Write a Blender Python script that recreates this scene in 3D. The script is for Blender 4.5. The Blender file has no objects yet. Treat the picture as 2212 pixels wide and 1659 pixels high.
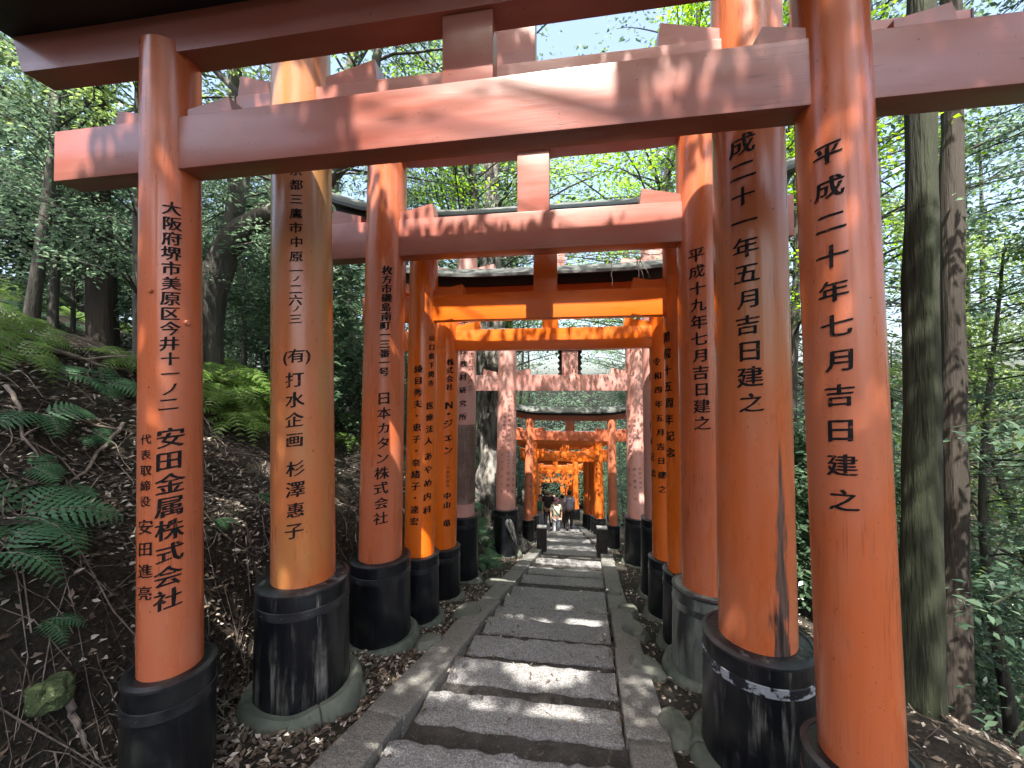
import bpy, bmesh, math, random
import numpy as np
from mathutils import Vector, Matrix, noise

random.seed(7)
SC = bpy.context.scene
COL = SC.collection
PI = math.pi
R = math.radians

# ------------------------------------------------------------------ camera
CAM = Vector((0.0, 0.0, 1.6))
YAW, PITCH, LENS = R(11.25), R(0.966), 14.0
cam_d = bpy.data.cameras.new('camera')
cam_d.lens = LENS; cam_d.sensor_width = 36; cam_d.clip_start = 0.05; cam_d.clip_end = 400
cam = bpy.data.objects.new('camera', cam_d); COL.objects.link(cam)
cam.location = CAM; cam.rotation_euler = (R(90) + PITCH, 0, YAW)
SC.camera = cam

# ------------------------------------------------------------------ sky, sun, exposure
SUN_EL, SUN_DIR = R(62), Vector((0.04, -1.0, 0)).normalized()
w = bpy.data.worlds.new('World'); SC.world = w; w.use_nodes = True
nt = w.node_tree
sky = nt.nodes.new('ShaderNodeTexSky'); sky.sky_type = 'NISHITA'; sky.sun_disc = False
sky.sun_elevation = SUN_EL; sky.sun_rotation = R(178); sky.dust_density = 5.0; sky.ozone_density = .4; sky.air_density = 1.0
bg = nt.nodes['Background']; bg.inputs['Strength'].default_value = 0.15
nt.links.new(sky.outputs[0], bg.inputs['Color'])
sd = bpy.data.lights.new('sun', 'SUN'); sd.energy = 5.0; sd.angle = R(0.5); sd.color = (1.0, 0.93, 0.83)
so = bpy.data.objects.new('sun', sd); COL.objects.link(so)
tow = SUN_DIR * math.cos(SUN_EL) + Vector((0, 0, math.sin(SUN_EL)))
so.rotation_euler = tow.to_track_quat('Z', 'Y').to_euler(); so.location = (0, -10, 25)
vs = SC.view_settings
vs.view_transform = 'Standard'; vs.look = 'None'; vs.gamma = 1.0; vs.use_curve_mapping = False
vs.exposure = 2.0
SC.cycles.max_bounces = 8; SC.cycles.diffuse_bounces = 4; SC.cycles.glossy_bounces = 3
SC.cycles.transmission_bounces = 4; SC.cycles.transparent_max_bounces = 4
SC.cycles.use_denoising = True

# ------------------------------------------------------------------ helpers
def tag(o, label=None, cat=None, group=None, kind=None):
    if label: o['label'] = label
    if cat: o['category'] = cat
    if group: o['group'] = group
    if kind: o['kind'] = kind
    return o

def empty(name, loc, label, cat, rz=0.0, group=None):
    o = bpy.data.objects.new(name, None); COL.objects.link(o)
    o.empty_display_size = 0.2
    o.location = loc; o.rotation_euler = (0, 0, rz)
    return tag(o, label, cat, group)

def link(name, me, mat=None, parent=None):
    o = bpy.data.objects.new(name, me); COL.objects.link(o)
    if mat and not me.materials: me.materials.append(mat)
    if parent: o.parent = parent
    return o

class MB:
    def __init__(s): s.v = []; s.f = []
    def add(s, vs, fs):
        n = len(s.v); s.v += [tuple(v) for v in vs]; s.f += [tuple(i + n for i in f) for f in fs]; return s
    def box(s, c, d, rz=0.0, bev=0.0, m=None):
        bm = bmesh.new(); bmesh.ops.create_cube(bm, size=1)
        for v in bm.verts: v.co = Vector((v.co.x * d[0], v.co.y * d[1], v.co.z * d[2]))
        if bev > 0: bmesh.ops.bevel(bm, geom=bm.edges[:], offset=bev, segments=2, affect='EDGES', profile=.6)
        M = Matrix.Translation(c) @ (m if m else Matrix.Rotation(rz, 4, 'Z'))
        bm.verts.index_update()
        s.add([M @ v.co for v in bm.verts], [[v.index for v in f.verts] for f in bm.faces]); bm.free(); return s
    def tube(s, pts, rads, seg=8, cap=True):
        pts = [Vector(p) for p in pts]; n = len(pts); vs = []; fs = []
        ref = Vector((0, 0, 1))
        t0 = (pts[1] - pts[0]).normalized()
        if abs(t0.z) > .9: ref = Vector((1, 0, 0))
        a = t0.cross(ref).normalized()
        for i, p in enumerate(pts):
            t = (pts[min(i + 1, n - 1)] - pts[max(i - 1, 0)]).normalized()
            a = (a - t * a.dot(t)).normalized(); b = t.cross(a)
            r = rads[i] if hasattr(rads, '__len__') else rads
            for k in range(seg):
                th = 2 * PI * k / seg
                vs.append(p + (a * math.cos(th) + b * math.sin(th)) * r)
        for i in range(n - 1):
            for k in range(seg):
                k2 = (k + 1) % seg
                fs.append((i * seg + k, i * seg + k2, (i + 1) * seg + k2, (i + 1) * seg + k))
        if cap:
            fs.append(tuple(range(seg - 1, -1, -1))); fs.append(tuple((n - 1) * seg + k for k in range(seg)))
        return s.add(vs, fs)
    def lathe(s, prof, c=(0, 0, 0), seg=48, lean=(0, 0), closed=False, jit=0.0, notch=()):
        vs = []; fs = []; n = len(prof)
        for (r, z) in prof:
            for k in range(seg):
                th = 2 * PI * k / seg
                rr = r
                if jit: rr = r * (1 + jit * noise.noise(Vector((math.cos(th) * 2 + c[0], math.sin(th) * 2 + c[1], z * 3))))
                if k in notch: rr *= .955
                vs.append((c[0] + lean[0] * z + rr * math.cos(th), c[1] + lean[1] * z + rr * math.sin(th), c[2] + z))
        m = n if closed else n - 1
        for i in range(m):
            j = (i + 1) % n
            for k in range(seg):
                k2 = (k + 1) % seg
                fs.append((i * seg + k, i * seg + k2, j * seg + k2, j * seg + k))
        if not closed:
            fs.append(tuple(range(seg - 1, -1, -1))); fs.append(tuple((n - 1) * seg + k for k in range(seg)))
        return s.add(vs, fs)
    def sweep(s, sec, xs, zf, slant=0.0):
        # cross-section sec [(y, z)] carried along x, lifted by zf(x); the ends lean out by slant
        vs = []; fs = []; n = len(sec); xm = max(abs(xs[0]), abs(xs[-1])); z0 = min(q[1] for q in sec)
        for x in xs:
            for (y, z) in sec: vs.append((x + slant * (z - z0) * x / xm, y, z + zf(x)))
        for i in range(len(xs) - 1):
            for k in range(n):
                k2 = (k + 1) % n
                fs.append((i * n + k, (i + 1) * n + k, (i + 1) * n + k2, i * n + k2))
        fs.append(tuple(range(n))); fs.append(tuple((len(xs) - 1) * n + k for k in range(n - 1, -1, -1)))
        return s.add(vs, fs)
    def mesh(s, name, mat=None, smooth=True, angle=40):
        me = bpy.data.meshes.new(name); me.from_pydata(s.v, [], s.f); me.validate()
        if mat: me.materials.append(mat)
        bm = bmesh.new(); bm.from_mesh(me); bmesh.ops.recalc_face_normals(bm, faces=bm.faces[:])
        ca = R(angle)
        for e in bm.edges: e.smooth = len(e.link_faces) == 2 and e.calc_face_angle(0) < ca
        for f in bm.faces: f.smooth = smooth
        bm.to_mesh(me); bm.free(); return me
    def build(s, name, mat, parent=None, smooth=True, angle=40):
        return link(name, s.mesh(name, mat, smooth, angle), None, parent)

def leaf_mesh(name, c, ax, nr, ln, wd, mat):
    # one pointed four-cornered leaf per row of the arrays
    c = np.asarray(c, float); n = len(c)
    ax = ax / np.linalg.norm(ax, axis=1)[:, None]
    b = np.cross(nr, ax); b /= np.linalg.norm(b, axis=1)[:, None] + 1e-9
    nn = np.cross(ax, b)
    ln = np.broadcast_to(np.asarray(ln, float), (n,))[:, None]; wd = np.broadcast_to(np.asarray(wd, float), (n,))[:, None]
    v = np.empty((n, 4, 3))
    v[:, 0] = c - ax * ln * .5; v[:, 1] = c + b * wd * .5 + nn * wd * .14 - ax * ln * .06
    v[:, 2] = c + ax * ln * .5 - nn * ln * .06; v[:, 3] = c - b * wd * .5 + nn * wd * .14 - ax * ln * .06
    return quads(name, v.reshape(-1, 3), n, mat)

def quads(name, v, n, mat):
    me = bpy.data.meshes.new(name)
    me.vertices.add(n * 4); me.vertices.foreach_set('co', v.astype(np.float32).ravel())
    me.loops.add(n * 4); me.loops.foreach_set('vertex_index', np.arange(n * 4, dtype=np.int32))
    me.polygons.add(n); me.polygons.foreach_set('loop_start', np.arange(0, n * 4, 4, dtype=np.int32))
    me.polygons.foreach_set('loop_total', np.full(n, 4, dtype=np.int32))
    me.update(calc_edges=True); me.validate()
    if mat: me.materials.append(mat)
    return me

def lerp(a, b, t): return a + (b - a) * t
def sstep(a, b, x):
    t = min(1, max(0, (x - a) / (b - a))); return t * t * (3 - 2 * t)

# ------------------------------------------------------------------ lie of the land
def zp(y):                                   # the stair and path run downhill along +y
    return -0.242 * y if y < 11 else -2.662 - 0.262 * (y - 11)
def xp(y):                                   # and turn gently to the left after the two bollards
    t = max(0, y - 10.5); return -0.115 * t * t / (t + 1.0)
def terrain(x, y):
    X = x - xp(y); z = zp(y)
    n = noise.noise(Vector((x * .35, y * .35, 3))) ; n2 = noise.noise(Vector((x * 1.3, y * 1.3, 7))); n3 = noise.noise(Vector((x * 4, y * 4, 1)))
    dl = -2.42 - X + .12 * n2 + .42 * math.exp(-((y - 7.85) / .75) ** 2)
    dr = X - 1.75
    if dl > 0:
        fade = 1 - .45 * sstep(9, 14, y)
        z += (1.0 * sstep(0, .55, dl) + .72 * max(0, min(dl, 2.6) - .3)) * fade + .36 * max(0, dl - 2.6)
        z += (.16 * n + .13 * n2 + .05 * n3) * sstep(0, .7, dl)
    elif dr > 0:
        z += -.10 * min(dr, 1.0) - .50 * max(0, min(dr, 14) - 1.0) + .5 * max(0, dr - 20)
        z += (.25 * n * sstep(0, 3, dr) + .08 * n2 + .03 * n3)
    else:
        z += -.06 + .02 * n3 + .02 * n2
    if -1.3 < X < .25: z = zp(y) - .22
    return z
FW = Vector((-math.sin(YAW), math.cos(YAW), 0)); RT = Vector((math.cos(YAW), math.sin(YAW), 0))
FPX, HZ = 860.0, 844.0
def ray(u, v): return RT * ((u - 1106) / FPX) + FW + Vector((0, 0, (HZ - v) / FPX))
def ground_at(u, v, zmin=1.2, zmax=60):       # where the line of sight through (u, v) meets the land
    d = ray(u, v); t = zmin
    while t < zmax:
        p = CAM + d * t
        if p.z < terrain(p.x, p.y): return p
        t *= 1.006
    return CAM + d * zmax
def at(u, v, dist): return CAM + ray(u, v) * dist

# ------------------------------------------------------------------ materials
def newmat(name):
    m = bpy.data.materials.new(name); m.use_nodes = True
    n = m.node_tree.nodes; b = n['Principled BSDF']; return m, m.node_tree, b
def N(nt, typ, **kw):
    n = nt.nodes.new(typ)
    for k, v in kw.items():
        if k in n.inputs: n.inputs[k].default_value = v
        else: setattr(n, k, v)
    return n
def noise_fac(nt, scale, detail=4, vec=None, lo=.4, hi=.6, rough=.55, dist=0.0):
    t = N(nt, 'ShaderNodeTexNoise'); t.inputs['Scale'].default_value = scale; t.inputs['Detail'].default_value = detail
    t.inputs['Roughness'].default_value = rough; t.inputs['Distortion'].default_value = dist
    if vec: nt.links.new(vec, t.inputs['Vector'])
    m = N(nt, 'ShaderNodeMapRange'); m.inputs[1].default_value = lo; m.inputs[2].default_value = hi
    nt.links.new(t.outputs['Fac'], m.inputs[0]); return m.outputs[0]
def mixc(nt, fac, a, b):
    m = N(nt, 'ShaderNodeMix'); m.data_type = 'RGBA'
    if isinstance(fac, (int, float)): m.inputs['Factor'].default_value = fac
    else: nt.links.new(fac, m.inputs['Factor'])
    for k, c in ((6, a), (7, b)):
        if isinstance(c, tuple): m.inputs[k].default_value = (*c[:3], 1)
        else: nt.links.new(c, m.inputs[k])
    return m.outputs[2]
def mathn(nt, op, a, b=0.0):
    m = N(nt, 'ShaderNodeMath'); m.operation = op
    for i, c in enumerate((a, b)):
        if isinstance(c, (int, float)): m.inputs[i].default_value = c
        else: nt.links.new(c, m.inputs[i])
    return m.outputs[0]
def coords(nt, scale=(1, 1, 1), rnd=True):
    tc = N(nt, 'ShaderNodeTexCoord'); out = tc.outputs['Object']
    if rnd:
        oi = N(nt, 'ShaderNodeObjectInfo'); cb = N(nt, 'ShaderNodeCombineXYZ')
        k = mathn(nt, 'MULTIPLY', oi.outputs['Random'], 37.0)
        nt.links.new(k, cb.inputs[0]); nt.links.new(k, cb.inputs[1])
        va = N(nt, 'ShaderNodeVectorMath'); va.operation = 'ADD'
        nt.links.new(out, va.inputs[0]); nt.links.new(cb.outputs[0], va.inputs[1]); out = va.outputs[0]
    mp = N(nt, 'ShaderNodeMapping'); mp.inputs['Scale'].default_value = scale
    nt.links.new(out, mp.inputs['Vector']); return mp.outputs[0]
def bump(nt, b, h, strength=.3, dist=.01):
    bn = N(nt, 'ShaderNodeBump'); bn.inputs['Strength'].default_value = strength; bn.inputs['Distance'].default_value = dist
    nt.links.new(h, bn.inputs['Height']); nt.links.new(bn.outputs[0], b.inputs['Normal'])

def paint(name, col, faded, rough=.38, amt=.55, stain=None, peel=None, axis='z'):
    m, nt, b = newmat(name)
    sc = (1, 1, .12) if axis == 'z' else (.1, 1, 1)
    v1 = coords(nt, sc); v2 = coords(nt)
    big = noise_fac(nt, 1.1, 3, v2, .35, .68)
    strk = noise_fac(nt, 9, 5, v1, .35, .7)
    f = mathn(nt, 'MULTIPLY', mathn(nt, 'ADD', mathn(nt, 'MULTIPLY', big, .6), mathn(nt, 'MULTIPLY', strk, .4)), amt)
    c = mixc(nt, f, col, faded)
    dirt = noise_fac(nt, 24, 6, v1, .60, .82)
    c = mixc(nt, mathn(nt, 'MULTIPLY', dirt, .35), c, (col[0] * .35, col[1] * .4, col[2] * .6))
    if stain:                                  # sunlit green reflections painted into the colour as soft noise
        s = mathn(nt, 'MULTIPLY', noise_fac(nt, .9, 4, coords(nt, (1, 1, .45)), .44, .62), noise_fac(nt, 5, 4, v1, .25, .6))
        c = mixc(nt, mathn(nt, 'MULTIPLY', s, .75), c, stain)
    patch = noise_fac(nt, 2.3, 5, coords(nt, (1, 1, .4) if axis == 'z' else (.4, 1, 1)), .52, .60)
    c = mixc(nt, mathn(nt, 'MULTIPLY', patch, .28), c, (faded[0] * 1.12, faded[1] * 1.25, faded[2] * 1.3))
    vor = N(nt, 'ShaderNodeTexNoise'); vor.inputs['Scale'].default_value = 30; vor.inputs['Detail'].default_value = 3
    nt.links.new(coords(nt, (1, 1, .022) if axis == 'z' else (.022, 1, 1)), vor.inputs['Vector'])
    ck = N(nt, 'ShaderNodeMapRange'); ck.inputs[1].default_value = .012; ck.inputs[2].default_value = .0
    nt.links.new(mathn(nt, 'ABSOLUTE', mathn(nt, 'SUBTRACT', vor.outputs['Fac'], .5)), ck.inputs[0])
    chk = mathn(nt, 'MULTIPLY', ck.outputs[0], noise_fac(nt, 1.6, 3, v2, .52, .66))
    c = mixc(nt, mathn(nt, 'MULTIPLY', chk, .75), c, (col[0] * .22, col[1] * .2, col[2] * .3))
    specks = noise_fac(nt, 55, 2, v2, .71, .74)
    c = mixc(nt, mathn(nt, 'MULTIPLY', specks, .8), c, (.05, .012, .006))
    rgh = mathn(nt, 'ADD', mathn(nt, 'MULTIPLY', strk, .22), rough - .08)
    h = noise_fac(nt, 14, 5, v1, .2, .8)
    if peel:                                   # long bare split where the paint has come away
        (px, py, tx, ty, z0, z1, wmax) = peel
        tc = N(nt, 'ShaderNodeTexCoord'); sp = N(nt, 'ShaderNodeSeparateXYZ'); nt.links.new(tc.outputs['Object'], sp.inputs[0])
        s = mathn(nt, 'ADD', mathn(nt, 'MULTIPLY', mathn(nt, 'SUBTRACT', sp.outputs[0], px), tx), mathn(nt, 'MULTIPLY', mathn(nt, 'SUBTRACT', sp.outputs[1], py), ty))
        zr = N(nt, 'ShaderNodeMapRange'); zr.inputs[1].default_value = z0; zr.inputs[2].default_value = z1
        zr.inputs[3].default_value = 1; zr.inputs[4].default_value = 0; nt.links.new(sp.outputs[2], zr.inputs[0])
        nz = noise_fac(nt, 16, 6, coords(nt, (1.5, 1.5, .22), False), .2, .8)
        wid = mathn(nt, 'MULTIPLY', mathn(nt, 'POWER', zr.outputs[0], .8), mathn(nt, 'MULTIPLY', nz, wmax * 1.7))
        k = N(nt, 'ShaderNodeMapRange'); k.inputs[1].default_value = -.006; k.inputs[2].default_value = .012
        nt.links.new(mathn(nt, 'SUBTRACT', wid, mathn(nt, 'ABSOLUTE', s)), k.inputs[0])
        fine = noise_fac(nt, 40, 5, coords(nt, (1, 1, .06), False), .35, .62)
        wood = mixc(nt, fine, (.012, .008, .008), (.13, .075, .06))
        front = mathn(nt, 'LESS_THAN', sp.outputs[1], 0.0)
        kk = mathn(nt, 'MULTIPLY', mathn(nt, 'MULTIPLY', k.outputs[0], front), mathn(nt, 'LESS_THAN', sp.outputs[2], z1))
        c = mixc(nt, kk, c, wood)
        rgh = mathn(nt, 'ADD', rgh, mathn(nt, 'MULTIPLY', kk, .3))
        h = mathn(nt, 'SUBTRACT', h, mathn(nt, 'MULTIPLY', kk, mathn(nt, 'SUBTRACT', 1.4, fine)))
        bump(nt, b, h, .35, .008)
    else: bump(nt, b, mathn(nt, 'SUBTRACT', h, chk), .16, .006)
    nt.links.new(c, b.inputs['Base Color']); nt.links.new(rgh, b.inputs['Roughness'])
    b.inputs['Coat Weight'].default_value = .45; b.inputs['Coat Roughness'].default_value = .2
    return m

def simple(name, a, b2, scale=6, rough=.6, bmp=.3, lo=.35, hi=.65, sc=(1, 1, 1), spec=.5, fine=None, dist=.01, metal=0):
    m, nt, b = newmat(name)
    v = coords(nt, sc)
    f = noise_fac(nt, scale, 6, v, lo, hi, .6)
    c = mixc(nt, f, a, b2)
    if fine: c = mixc(nt, noise_fac(nt, fine[0], 3, v, fine[1], fine[1] + .08), c, fine[2])
    nt.links.new(c, b.inputs['Base Color']); b.inputs['Roughness'].default_value = rough
    b.inputs['Specular IOR Level'].default_value = spec; b.inputs['Metallic'].default_value = metal
    if bmp: bump(nt, b, f, bmp, dist)
    return m

PM = {
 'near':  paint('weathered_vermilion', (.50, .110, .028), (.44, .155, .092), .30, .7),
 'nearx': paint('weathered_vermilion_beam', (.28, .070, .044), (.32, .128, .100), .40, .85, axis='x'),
 'mid':   paint('fresh_vermilion', (.70, .132, .008), (.60, .145, .020), .30),
 'midx':  paint('fresh_vermilion_beam', (.70, .132, .008), (.58, .135, .018), .33, axis='x'),
 'pink':  paint('faded_pink_vermilion', (.53, .225, .175), (.50, .30, .275), .42, .9),
 'pinkx': paint('faded_pink_vermilion_beam', (.50, .22, .18), (.48, .27, .245), .45, .9, axis='x'),
 'far':   paint('bright_vermilion', (.72, .148, .014), (.64, .17, .04), .36),
 'farx':  paint('bright_vermilion_beam', (.72, .148, .014), (.62, .155, .03), .38, axis='x'),
 'dull':  paint('dull_red_vermilion', (.56, .15, .065), (.54, .21, .13), .4, .8),
 'dullx': paint('dull_red_vermilion_beam', (.50, .12, .05), (.48, .15, .08), .42, .8, axis='x'),
 'stain': paint('vermilion_green_reflect', (.50, .108, .024), (.45, .155, .082), .32, .6, stain=(.36, .22, .075)),
 'stainx': paint('vermilion_green_reflect_beam', (.50, .13, .07), (.50, .22, .15), .45, .7, stain=(.36, .26, .12), axis='x'),
}
def black_paint(name, worn, wcol, lo):
    m, nt, b = newmat(name)
    v = coords(nt, (1, 1, .10)); v2 = coords(nt)
    st = noise_fac(nt, 14, 7, v, lo, lo + .16, .65); bl = noise_fac(nt, 3, 4, v2, .4, .65)
    c = mixc(nt, mathn(nt, 'MULTIPLY', mathn(nt, 'MULTIPLY', st, bl), worn), (.0055, .0065, .009), wcol)
    c = mixc(nt, mathn(nt, 'MULTIPLY', noise_fac(nt, 5, 5, v2, .5, .75), .28), c, (.06, .065, .055))
    nt.links.new(c, b.inputs['Base Color'])
    nt.links.new(mathn(nt, 'ADD', mathn(nt, 'MULTIPLY', st, .35), .30), b.inputs['Roughness'])
    bump(nt, b, noise_fac(nt, 11, 6, v, .3, .7), .35, .012)
    return m
M_BASE = black_paint('black_base_paint', .5, (.10, .10, .10), .58)
M_BASEW = black_paint('chipped_black_base_paint', 1.0, (.26, .25, .23), .54)
M_BASEP = simple('bleached_grey_base_paint', (.020, .024, .022), (.22, .24, .21), 4, .6, .3, .40, .62, (1, 1, .22), fine=(30, .66, (.03, .03, .03)))
M_BAND = simple('black_metal_band', (.010, .011, .014), (.03, .032, .036), 9, .32, .1)
def peeled_band():
    m, nt, b = newmat('peeling_metal_band')
    v = coords(nt, (1, 1, 1.3)); f = noise_fac(nt, 9, 7, v, .46, .50, .62)
    nt.links.new(mixc(nt, f, (.26, .28, .31), (.012, .013, .018)), b.inputs['Base Color'])
    b.inputs['Roughness'].default_value = .42; bump(nt, b, f, .5, .004); return m
M_PEEL = peeled_band()
M_BLACK = simple('black_lacquer', (.006, .006, .007), (.016, .016, .016), 5, .5, .1)
M_ROOF = simple('dark_grey_sheet_roof', (.055, .06, .062), (.15, .16, .155), 3, .55, .15, .35, .7, (.3, 1, 1), metal=.25)
M_INK = simple('black_ink', (.005, .005, .006), (.012, .011, .012), 30, .75, 0, spec=.2, fine=(38, .60, (.16, .045, .018)))
M_INKP = simple('faded_ink', (.05, .024, .024), (.10, .05, .05), 30, .8, 0, spec=.2)
M_FOOT = simple('greenish_cement', (.045, .060, .046), (.125, .14, .115), 4, .85, .5, .3, .7, fine=(28, .62, (.06, .065, .055)))
M_ROCK = simple('mossy_field_stone', (.045, .055, .042), (.14, .145, .125), 3, .85, .7, .3, .7, fine=(9, .6, (.05, .065, .035)), dist=.03)
def granite(name, dark, light, speck):
    m, nt, b = newmat(name); v = coords(nt)
    big = noise_fac(nt, 2.2, 4, v, .3, .7); sm = noise_fac(nt, 75, 3, v, .38, .62); mid = noise_fac(nt, 22, 4, v, .42, .66)
    c = mixc(nt, sm, dark, light); c = mixc(nt, mathn(nt, 'MULTIPLY', big, .45), c, (.085, .085, .075))
    c = mixc(nt, mathn(nt, 'MULTIPLY', mid, .4), c, (.05, .05, .045)); c = mixc(nt, noise_fac(nt, 120, 2, v, .64, .68), c, speck)
    nt.links.new(c, b.inputs['Base Color']); b.inputs['Roughness'].default_value = .72
    bump(nt, b, mathn(nt, 'ADD', mid, sm), .55, .008); return m
M_STEP = granite('rough_granite', (.12, .12, .125), (.32, .32, .325), (.46, .46, .47))
M_KERB = granite('kerb_granite', (.11, .11, .105), (.265, .26, .245), (.34, .34, .32))
M_SOIL = simple('trodden_soil', (.020, .019, .018), (.058, .054, .050), 9, .95, .9, .3, .7, fine=(45, .6, (.12, .105, .09)), dist=.03)
def ground_mat():
    m, nt, b = newmat('forest_floor'); v = coords(nt, rnd=False)
    a = noise_fac(nt, 1.2, 6, v, .35, .65); s = noise_fac(nt, 26, 6, v, .35, .68, .7)
    c = mixc(nt, s, (.016, .012, .009), (.085, .062, .045)); c = mixc(nt, mathn(nt, 'MULTIPLY', a, .55), c, (.022, .030, .012))
    nt.links.new(c, b.inputs['Base Color']); b.inputs['Roughness'].default_value = .95
    bump(nt, b, s, 1.0, .06); return m
M_GROUND = ground_mat()
def leafmat(name, dark, light, trans=.4, tcol=None, rough=.42, bright=1.0, odd=None, sat=.88):
    m, nt, b = newmat(name)
    g = N(nt, 'ShaderNodeNewGeometry'); oi = N(nt, 'ShaderNodeObjectInfo')
    c = mixc(nt, g.outputs['Random Per Island'], dark, light)
    c = mixc(nt, mathn(nt, 'MULTIPLY', oi.outputs['Random'], .35), c, tuple(x * .6 for x in light))
    if odd: c = mixc(nt, mathn(nt, 'GREATER_THAN', g.outputs['Random Per Island'], 1 - odd[0]), c, odd[1])
    nt.links.new(c, b.inputs['Base Color']); b.inputs['Roughness'].default_value = rough
    tr = N(nt, 'ShaderNodeBsdfTranslucent'); hs = N(nt, 'ShaderNodeHueSaturation'); hs.inputs['Hue'].default_value = .485
    hs.inputs['Saturation'].default_value = sat; hs.inputs['Value'].default_value = 1.7 * bright
    nt.links.new(c, hs.inputs['Color']); nt.links.new(hs.outputs[0], tr.inputs['Color'])
    mx = N(nt, 'ShaderNodeMixShader'); mx.inputs[0].default_value = trans
    nt.links.new(b.outputs[0], mx.inputs[1]); nt.links.new(tr.outputs[0], mx.inputs[2])
    nt.links.new(mx.outputs[0], nt.nodes['Material Output'].inputs['Surface']); return m
M_LEAF = leafmat('glossy_evergreen_leaf', (.032, .068, .042), (.10, .165, .095), .48, rough=.26, bright=1.35)
M_LEAFB = leafmat('bright_broad_leaf', (.065, .13, .028), (.15, .24, .05), .55, bright=1.35)
M_MAPLE = leafmat('maple_leaf', (.085, .19, .018), (.18, .33, .04), .58, bright=1.2, sat=1.1)
M_HIN = leafmat('cypress_spray', (.034, .072, .050), (.105, .17, .11), .48, rough=.28, bright=1.35)
M_CEDAR = leafmat('cedar_needles', (.030, .060, .030), (.08, .13, .06), .38)
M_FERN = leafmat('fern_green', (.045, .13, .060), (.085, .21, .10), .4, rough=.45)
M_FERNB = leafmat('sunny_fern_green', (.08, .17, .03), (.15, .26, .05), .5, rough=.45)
M_LITTER = leafmat('dead_leaf', (.040, .030, .023), (.19, .145, .11), .1, rough=.55, odd=(.2, (.42, .38, .33)))
M_BARK = simple('cedar_bark', (.012, .0095, .0078), (.052, .042, .032), 7, .9, 1.0, .3, .7, (1, 1, .07), dist=.04)
M_BARKM = simple('mossy_bark', (.007, .010, .0035), (.024, .032, .011), 6, .9, .9, .3, .7, (1, 1, .08), fine=(18, .66, (.06, .065, .03)), dist=.07)
M_BARKG = simple('grey_bark', (.022, .021, .018), (.095, .09, .075), 8, .85, .9, .3, .7, (1, 1, .15), dist=.03)
M_BARKP = simple('pale_gnarled_bark', (.02, .018, .016), (.30, .285, .26), 5, .8, 1.0, .38, .58, (1, 1, .25), dist=.08)
M_TWIG = simple('dry_twig', (.07, .055, .045), (.24, .20, .17), 12, .8, .3)
M_ROOT = simple('dark_root', (.018, .013, .010), (.06, .045, .035), 12, .85, .3)
def flat(name, col, rough=.7): return simple(name, tuple(c * .88 for c in col), tuple(min(1, c * 1.08) for c in col), 9, rough, .08)

# ------------------------------------------------------------------ ground, stair, kerbs
def make_ground():
    def axis(a, b, n, c, k):
        t = np.linspace(-1, 1, n); s = np.sinh(t * k) / math.sinh(k)
        return [c + (b - c) * q if q > 0 else c + (c - a) * q for q in s]
    xs = axis(-60, 60, 250, -1.5, 3.4); ys = axis(-30, 110, 270, 3.0, 3.3)
    vs = []; fs = []; nx = len(xs)
    for y in ys:
        for x in xs: vs.append((x, y, terrain(x, y)))
    for j in range(len(ys) - 1):
        for i in range(nx - 1):
            a = j * nx + i; fs.append((a, a + 1, a + nx + 1, a + nx))
    mb = MB(); mb.v = vs; mb.f = fs
    o = mb.build('ground', M_GROUND, None, True, 180); tag(o, kind='structure')
make_ground()

YAWG = R(2.9)
XL, XR, KW = -1.262, .228, .28
EDGES = [-.05, .55, 1.17, 1.78, 2.36, 3.0, 3.61, 4.2, 4.8, 5.27, 5.84, 6.39, 7.34, 8.1, 9.17, 10.6, 11.9, 13.3, 14.6, 16.0, 17.5, 19, 20.6, 22.2, 24, 26, 28, 30]
def rough_slab(nx, ny, lx, ly, h, seed, amp=.008):
    # a hewn block: subdivided box, edges chipped by noise; origin at the middle of its top
    bm = bmesh.new(); bmesh.ops.create_cube(bm, size=1)
    for v in bm.verts: v.co = Vector((v.co.x * lx, v.co.y * ly, v.co.z * h - h / 2))
    bmesh.ops.bevel(bm, geom=bm.edges[:], offset=.012, segments=2, affect='EDGES', profile=.5)
    for i in range(1, nx): bmesh.ops.bisect_plane(bm, geom=bm.verts[:] + bm.edges[:] + bm.faces[:], plane_co=(-lx / 2 + lx * i / nx, 0, 0), plane_no=(1, 0, 0))
    for i in range(1, ny): bmesh.ops.bisect_plane(bm, geom=bm.verts[:] + bm.edges[:] + bm.faces[:], plane_co=(0, -ly / 2 + ly * i / ny, 0), plane_no=(0, 1, 0))
    bm.normal_update()
    for v in bm.verts:
        p = v.co + Vector((seed * 3.1, seed * 1.7, 0))
        edge = 1 + 1.6 * (abs(v.co.y) > ly / 2 - .03)
        v.co += v.normal * amp * edge * (noise.noise(p * 9) + .7 * noise.noise(p * 24)) + Vector((0, .010 * noise.noise(p * 3.3), .006 * noise.noise(p * 2.5)))
    mb = MB(); bm.verts.index_update()
    mb.add([v.co for v in bm.verts], [[v.index for v in f.verts] for f in bm.faces]); bm.free(); return mb
ORD = ['nearest', 'second', 'third', 'fourth', 'fifth', 'sixth', 'seventh', 'eighth', 'ninth', 'tenth', 'eleventh', 'twelfth', 'thirteenth', 'fourteenth', 'fifteenth', 'sixteenth', 'seventeenth', 'eighteenth', 'nineteenth', 'twentieth']
vis = 0
soil = MB()
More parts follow.
